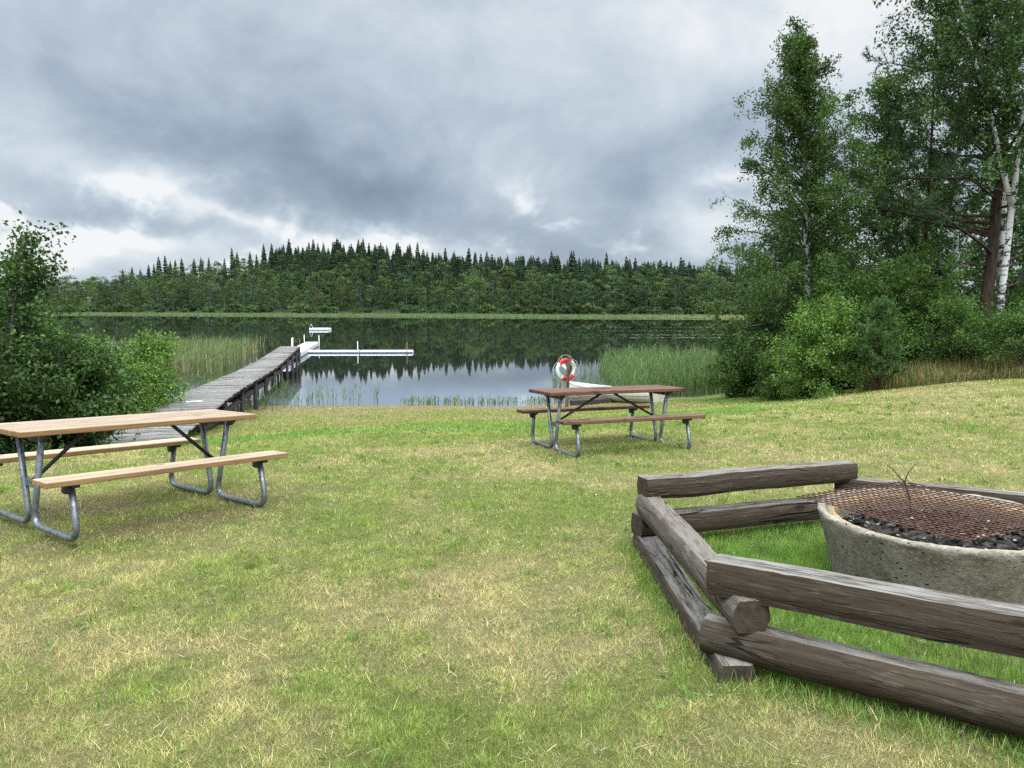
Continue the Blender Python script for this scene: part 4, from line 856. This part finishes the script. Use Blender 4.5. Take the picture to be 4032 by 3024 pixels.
for yy in (19.5, 22.5, 25.5, 28.5, 31.5, 34.5, 37.5, 40.5, 43.5, 45.8):
    for sg in (-1, 1):
        b_ = np.array([jx(yy) + sg * .52 * nrm2[0], yy + sg * .52 * nrm2[1]]); lz = rng.normal(0, .03)
        MB().add(*tube(np.array([(b_[0] + lz, b_[1], min(float(gz(b_[0], b_[1])), WATER) - .6), (b_[0], b_[1], float(jz(yy)) - .03)]), [.07, .065], 9)).build('post', JPOST, jt, True)
    Vb, Fb = boxv(1.15, .05, .3, .005); MB().add(rotz(Vb, ja) + np.array([jx(yy), yy + .06, float(jz(yy)) - .32]), Fb).build('crossbeam', JPOST, jt)
Vb, Fb = boxv(1.1, .04, .75, .005); MB().add(rotz(Vb, ja) + np.array([jx(46) + .0, 45.9, -1.35]), Fb).build('end_boards', JPOST, jt)
# pale board patched onto the deck
WH = plain_mat('white_plastic', (.60, .615, .62), .45, nscale=5, vary=.18, bump=.05)
Vb, Fb = boxv(.42, .2, .008, .002); o = MB().add(rotz(Vb, ja + .1) + np.array([jx(18.6) - .05, 18.6, float(jz(18.6)) + .026]), Fb).build('plate', WH); tag(o, 'flat white plate lying on the near part of the wooden jetty', 'plate')

# ------------------------------------------------------------------ white floating pontoons
PSIDE = plain_mat('pontoon_band', (.09, .08, .07), .7, nscale=6)
STEEL = plain_mat('steel_pole', (.5, .5, .47), .5, .5, 12, .4); RUSTP = plain_mat('rusty_pole', (.2, .09, .06), .8, .2, 12, .5)
def pontoon(x0, y0, x1, y1, w_, top, label, poles, name='pontoon', segs=1, h_=.42):
    d_ = np.array([x1 - x0, y1 - y0]); L = np.linalg.norm(d_); a_ = math.atan2(d_[1], d_[0]); t = empty(name, (x0, y0, WATER), a_, label, 'pontoon', 'white floating pontoons at the jetty end')
    l_ = L / segs; tz = top - WATER
    for s_ in range(segs):
        Vb, Fb = boxv(l_ - .06, w_, h_, .09, 4); MB().add(Vb + np.array([l_ * (s_ + .5), 0, tz - h_ / 2]), Fb).build('float', WH, t, True)
        Vb, Fb = boxv(l_ - .10, w_ + .03, .07, .01); MB().add(Vb + np.array([l_ * (s_ + .5), 0, .035]), Fb).build('rubbing_strip', PSIDE, t)
        if s_:
            Vb, Fb = boxv(.09, w_ * .7, .2, .02); MB().add(Vb + np.array([l_ * s_, 0, tz - .14]), Fb).build('coupling', JPOST, t)
    for px_, py_, hgt_, m_, lx in poles:
        MB().add(*tube(np.array([(px_, py_, -1.4), (px_ + lx, py_, hgt_)]), .033, 8)).build('pole', m_, t, True)
    return t
pontoon(-14.15, 47.3, -17.75, 69.0, 1.15, -1.60, 'white pontoon continuing straight out from the end of the plank jetty', [(21.6, .62, 1.05, STEEL, 0), (21.3, -.66, 1.0, STEEL, .15), (12.5, .66, 1.15, STEEL, .1)])
pontoon(-15.75, 59.4, -7.55, 59.6, .7, -1.80, 'long white pontoon arm branching off to the right in two segments', [(3.85, .50, .85, STEEL, 0), (7.75, -.52, .85, RUSTP, 0), (.12, 0, .3, JPOST, 0)], segs=2)
rf = pontoon(-29.7, 115, -26.9, 115, 2.4, -1.70, 'small white bathing raft with a handrail far out on the lake', [], name='bathing_raft')
rp = fillet([(0.05, -1.0, -.3), (.05, -1.0, .25), (.32, -1.0, .95), (.60, -1.0, .25), (.60, -1.0, -.3)], .12); MB().add(*tube(rp, .035, 8)).build('handrail', STEEL, rf, True)
for i, (x, y, zt, m_) in enumerate([(-17.8, 63, -.95, STEEL), (-17.05, 60, -.95, STEEL), (-18.05, 66, -1.2, RUSTP)]):
    o = MB().add(*tube(np.array([(x, y, -3.4), (x + .05, y, zt)]), .028, 8)).build('mooring_pole', m_, smooth=True)
    tag(o, ['grey mooring pole furthest left beside the white pontoon', 'grey mooring pole just past the end of the plank jetty', 'short rusty mooring pole close to the white pontoon'][i], 'pole', 'mooring poles left of the pontoon')

# ------------------------------------------------------------------ lifebuoy on its post
POSTW = wood_mat('post_wood', ((.06, .035, .028), (.13, .08, .062), (.23, .17, .14)), 20, crack=.8, knots=False, rough=.9, along=1)
gp = float(gz(1.70, 24.2)); Vb, Fb = boxv(2.1, .08, .08, .008, 2)
po = MB().add(Vb, Fb).build('post', POSTW); po.matrix_world = Matrix.Translation((1.735, 24.2, gp + .62)) @ Matrix.Rotation(R(2.2), 4, 'Y') @ Matrix.Rotation(R(40), 4, 'Z') @ Matrix.Rotation(-PI / 2, 4, 'Y')
tag(po, 'square weathered wooden post by the water that carries the lifebuoy', 'post')
lb = empty('lifebuoy', (1.70, 24.36, -.40), R(24), 'red and white lifebuoy with rope loops hanging on the wooden post', 'lifebuoy')
WHB = plain_mat('buoy_white', (.58, .565, .53), .5, nscale=9, vary=.2, bump=.05); RED = plain_mat('buoy_red', (.66, .016, .012), .5, nscale=9, vary=.25, bump=.05); ROPE = plain_mat('rope', (.42, .40, .33), .85, nscale=60, bump=.4); INK = plain_mat('ink', (.03, .03, .035), .7)
Rm, rmn = .292, .070
def torus_arc(a0, a1, r_, k_=18):
    aa_ = np.linspace(R(a0), R(a1), max(8, int(abs(a1 - a0) / 4))); return np.stack([Rm * np.cos(aa_), np.zeros_like(aa_), Rm * np.sin(aa_)], -1)
for a0, a1, m_, nm in [(56, 141, RED, 'red_band'), (141, 240, WHB, 'white_band'), (240, 322, RED, 'red_band'), (-38, 56, WHB, 'white_band')]:
    V, Fq = tube(torus_arc(a0, a1, rmn), rmn, 20); V[:, 1] *= .8; MB().add(V, Fq).build(nm, m_, lb, True)
for a0 in (56, 141, 240, 322):
    a_ = R(a0); c_ = np.array([Rm * math.cos(a_), 0, Rm * math.sin(a_)]); ph = np.linspace(0, 2 * PI, 24); er = np.array([math.cos(a_), 0, math.sin(a_)])
    MB().add(*tube(c_ + (rmn + .006) * (np.cos(ph)[:, None] * er + np.sin(ph)[:, None] * np.array([0, .8, 0])), .007, 6)).build('rope_tie', ROPE, lb, True)
for a0, a1 in ((56, 141), (141, 240), (240, 322), (-38, 56)):
    aa_ = np.linspace(R(a0), R(a1), 22); bul = Rm + rmn + .012 + .085 * np.sin(np.linspace(0, PI, 22)) ** .7
    MB().add(*tube(np.stack([bul * np.cos(aa_), .01 * np.sin(aa_ * 5), bul * np.sin(aa_)], -1), .0065, 6)).build('grab_rope', ROPE, lb, True)
def arc_text(txt, a0, a1, size, rad):
    """letters set one by one round the ring, their tops towards its middle"""
    for ch, a_ in zip(txt, np.linspace(R(a0), R(a1), len(txt))):
        if ch == ' ': continue
        fc = bpy.data.curves.new('letter', 'FONT'); fc.body = ch; fc.size = size; fc.align_x = 'CENTER'; fc.align_y = 'CENTER'; fc.extrude = .002
        to = bpy.data.objects.new('letter', fc); dg = bpy.context.evaluated_depsgraph_get(); COL.objects.link(to); dg.update(); me = bpy.data.meshes.new_from_object(to.evaluated_get(dg)); COL.objects.unlink(to); bpy.data.objects.remove(to)
        me.materials.clear(); me.materials.append(INK); o = bpy.data.objects.new('letter', me); COL.objects.link(o); o.parent = lb
        xa = Vector((-math.sin(a_), 0, math.cos(a_))); ya = Vector((-math.cos(a_), 0, -math.sin(a_))); za = xa.cross(ya); M = Matrix((xa, ya, za)).transposed().to_4x4(); M.translation = (rad * math.cos(a_), -rmn * .8 - .004, rad * math.sin(a_)); o.matrix_local = M
arc_text('TRYGG HANSA', -28, 47, .058, Rm + .012); arc_text('STULEN LIVBOJ', 154, 230, .036, Rm - .02)
Vb, Fb = tube(np.array([(-.135, -.01, .155), (-.12, -.01, .14), (.0, -.01, -.0), (.03, -.01, -.035)]), [.03, .055, .055, .05], 14); fb = MB().add(Vb, Fb).build('rope_float', WHB, smooth=True); fb.matrix_world = Matrix.Translation((1.70, 24.30, -.40)) @ Matrix.Rotation(R(24), 4, 'Z')
tag(fb, 'white cylindrical throw line float hanging inside the lifebuoy', 'float')

# ------------------------------------------------------------------ rowing boat
HULL = plain_mat('boat_hull', (.70, .66, .54), .45, nscale=5, vary=.2, dark=(.5, .45, .33), bump=.03); GUN = plain_mat('gunwale', (.6, .6, .58), .4, nscale=5, bump=.03); INSIDE = plain_mat('boat_inside', (.5, .49, .44), .6, nscale=5)
SEAM = plain_mat('hull_seam', (.16, .14, .1), .8)
bt = empty('rowing_boat', (3.62, 27.7, -1.9), 0, 'cream clinker rowing boat drawn up on the shore, bow towards the lake', 'rowing boat')
bt.rotation_euler = (R(3), R(2), R(136))
ns, nk = 26, 12; xs_ = np.linspace(-1.85, 2.05, ns)   # stern to bow
def hull(xb, v):
    u = (xb + 1.85) / 3.9; beam = .72 * np.interp(u, [0, .2, .45, .7, .88, 1], [.74, .93, 1, .82, .45, .03]); sheer = .50 + .10 * (1 - u) ** 3 + (.20 * u ** 2.6); keel = .03 + .02 * (1 - u) + .35 * max(u - .82, 0) ** 1.3 * 3
    s_ = v ** .62; yb = beam * (np.sin(v * PI / 2) ** .75); return np.array([xb, yb, keel + (sheer - keel) * (v ** 1.7)])
P_ = np.array([[hull(x_, v_) for v_ in np.linspace(0, 1, nk)] for x_ in xs_])
mb = MB()
for sg in (1, -1):
    for off, m_ in ((0., 0), (-.02, 1)):
        V = P_.copy(); V[..., 1] = np.maximum(V[..., 1] + off * (V[..., 1] > .03), 0) * sg
        i = np.arange(ns - 1)[:, None] * nk; j = np.arange(nk - 1)[None]; mb.add(V.reshape(-1, 3), np.stack([i + j, i + j + 1, i + nk + j + 1, i + nk + j], -1).reshape(-1, 4), mi=m_)
mb.build('hull', [HULL, INSIDE], bt, True)
tsn = P_[0]; V = np.concatenate([tsn, tsn[::-1] * np.array([1, -1, 1])]); V2 = V.copy(); V2[:, 0] -= .03; n2 = len(V); MB().add(np.concatenate([V, V2]), [np.array([list(range(n2))]), np.array([list(range(n2, 2 * n2))[::-1]]), np.array([[i, (i + 1) % n2, (i + 1) % n2 + n2, i + n2] for i in range(n2)])]).build('transom', HULL, bt)
for sg in (1, -1):
    MB().add(*tube(P_[:, -1] * np.array([1, sg, 1]) + np.array([0, 0, .01]), .02, 8)).build('gunwale', GUN, bt, True)
    for vi in (4, 6, 8):
        MB().add(*tube(P_[:, vi] * np.array([1, sg, 1]) + np.array([0, sg * .004, 0]), .0085, 5)).build('plank_seam', SEAM, bt, True)
for x_ in (-1.2, 0., 1.1):
    b_ = hull(x_, .8); Vb, Fb = boxv(.24, b_[1] * 1.9, .03, .006); MB().add(Vb + np.array([x_, 0, .38]), Fb).build('thwart', INSIDE, bt)
MB().add(*tube(np.array([hull(x_, 0) for x_ in xs_]) - np.array([0, 0, .015]), .025, 6)).build('keel', SEAM, bt, True)
# sleeper with an iron ring, to which the boat is tied
Vb, Fb = boxv(1.5, .3, .24, .02, 2); bl_ = empty('mooring_block', (2.75, 26.9, float(gz(2.75, 26.9)) + .06), R(20), 'dark wooden block with an iron ring at the water edge by the boat', 'mooring block')
MB().add(Vb, Fb).build('block', JPOST, bl_)
ph = np.linspace(0, 2 * PI, 18); MB().add(*tube(np.stack([.07 * np.cos(ph) - .45, np.zeros(18), .17 + .07 * np.sin(ph)], -1), .012, 6)).build('iron_ring', RUSTP, bl_, True)
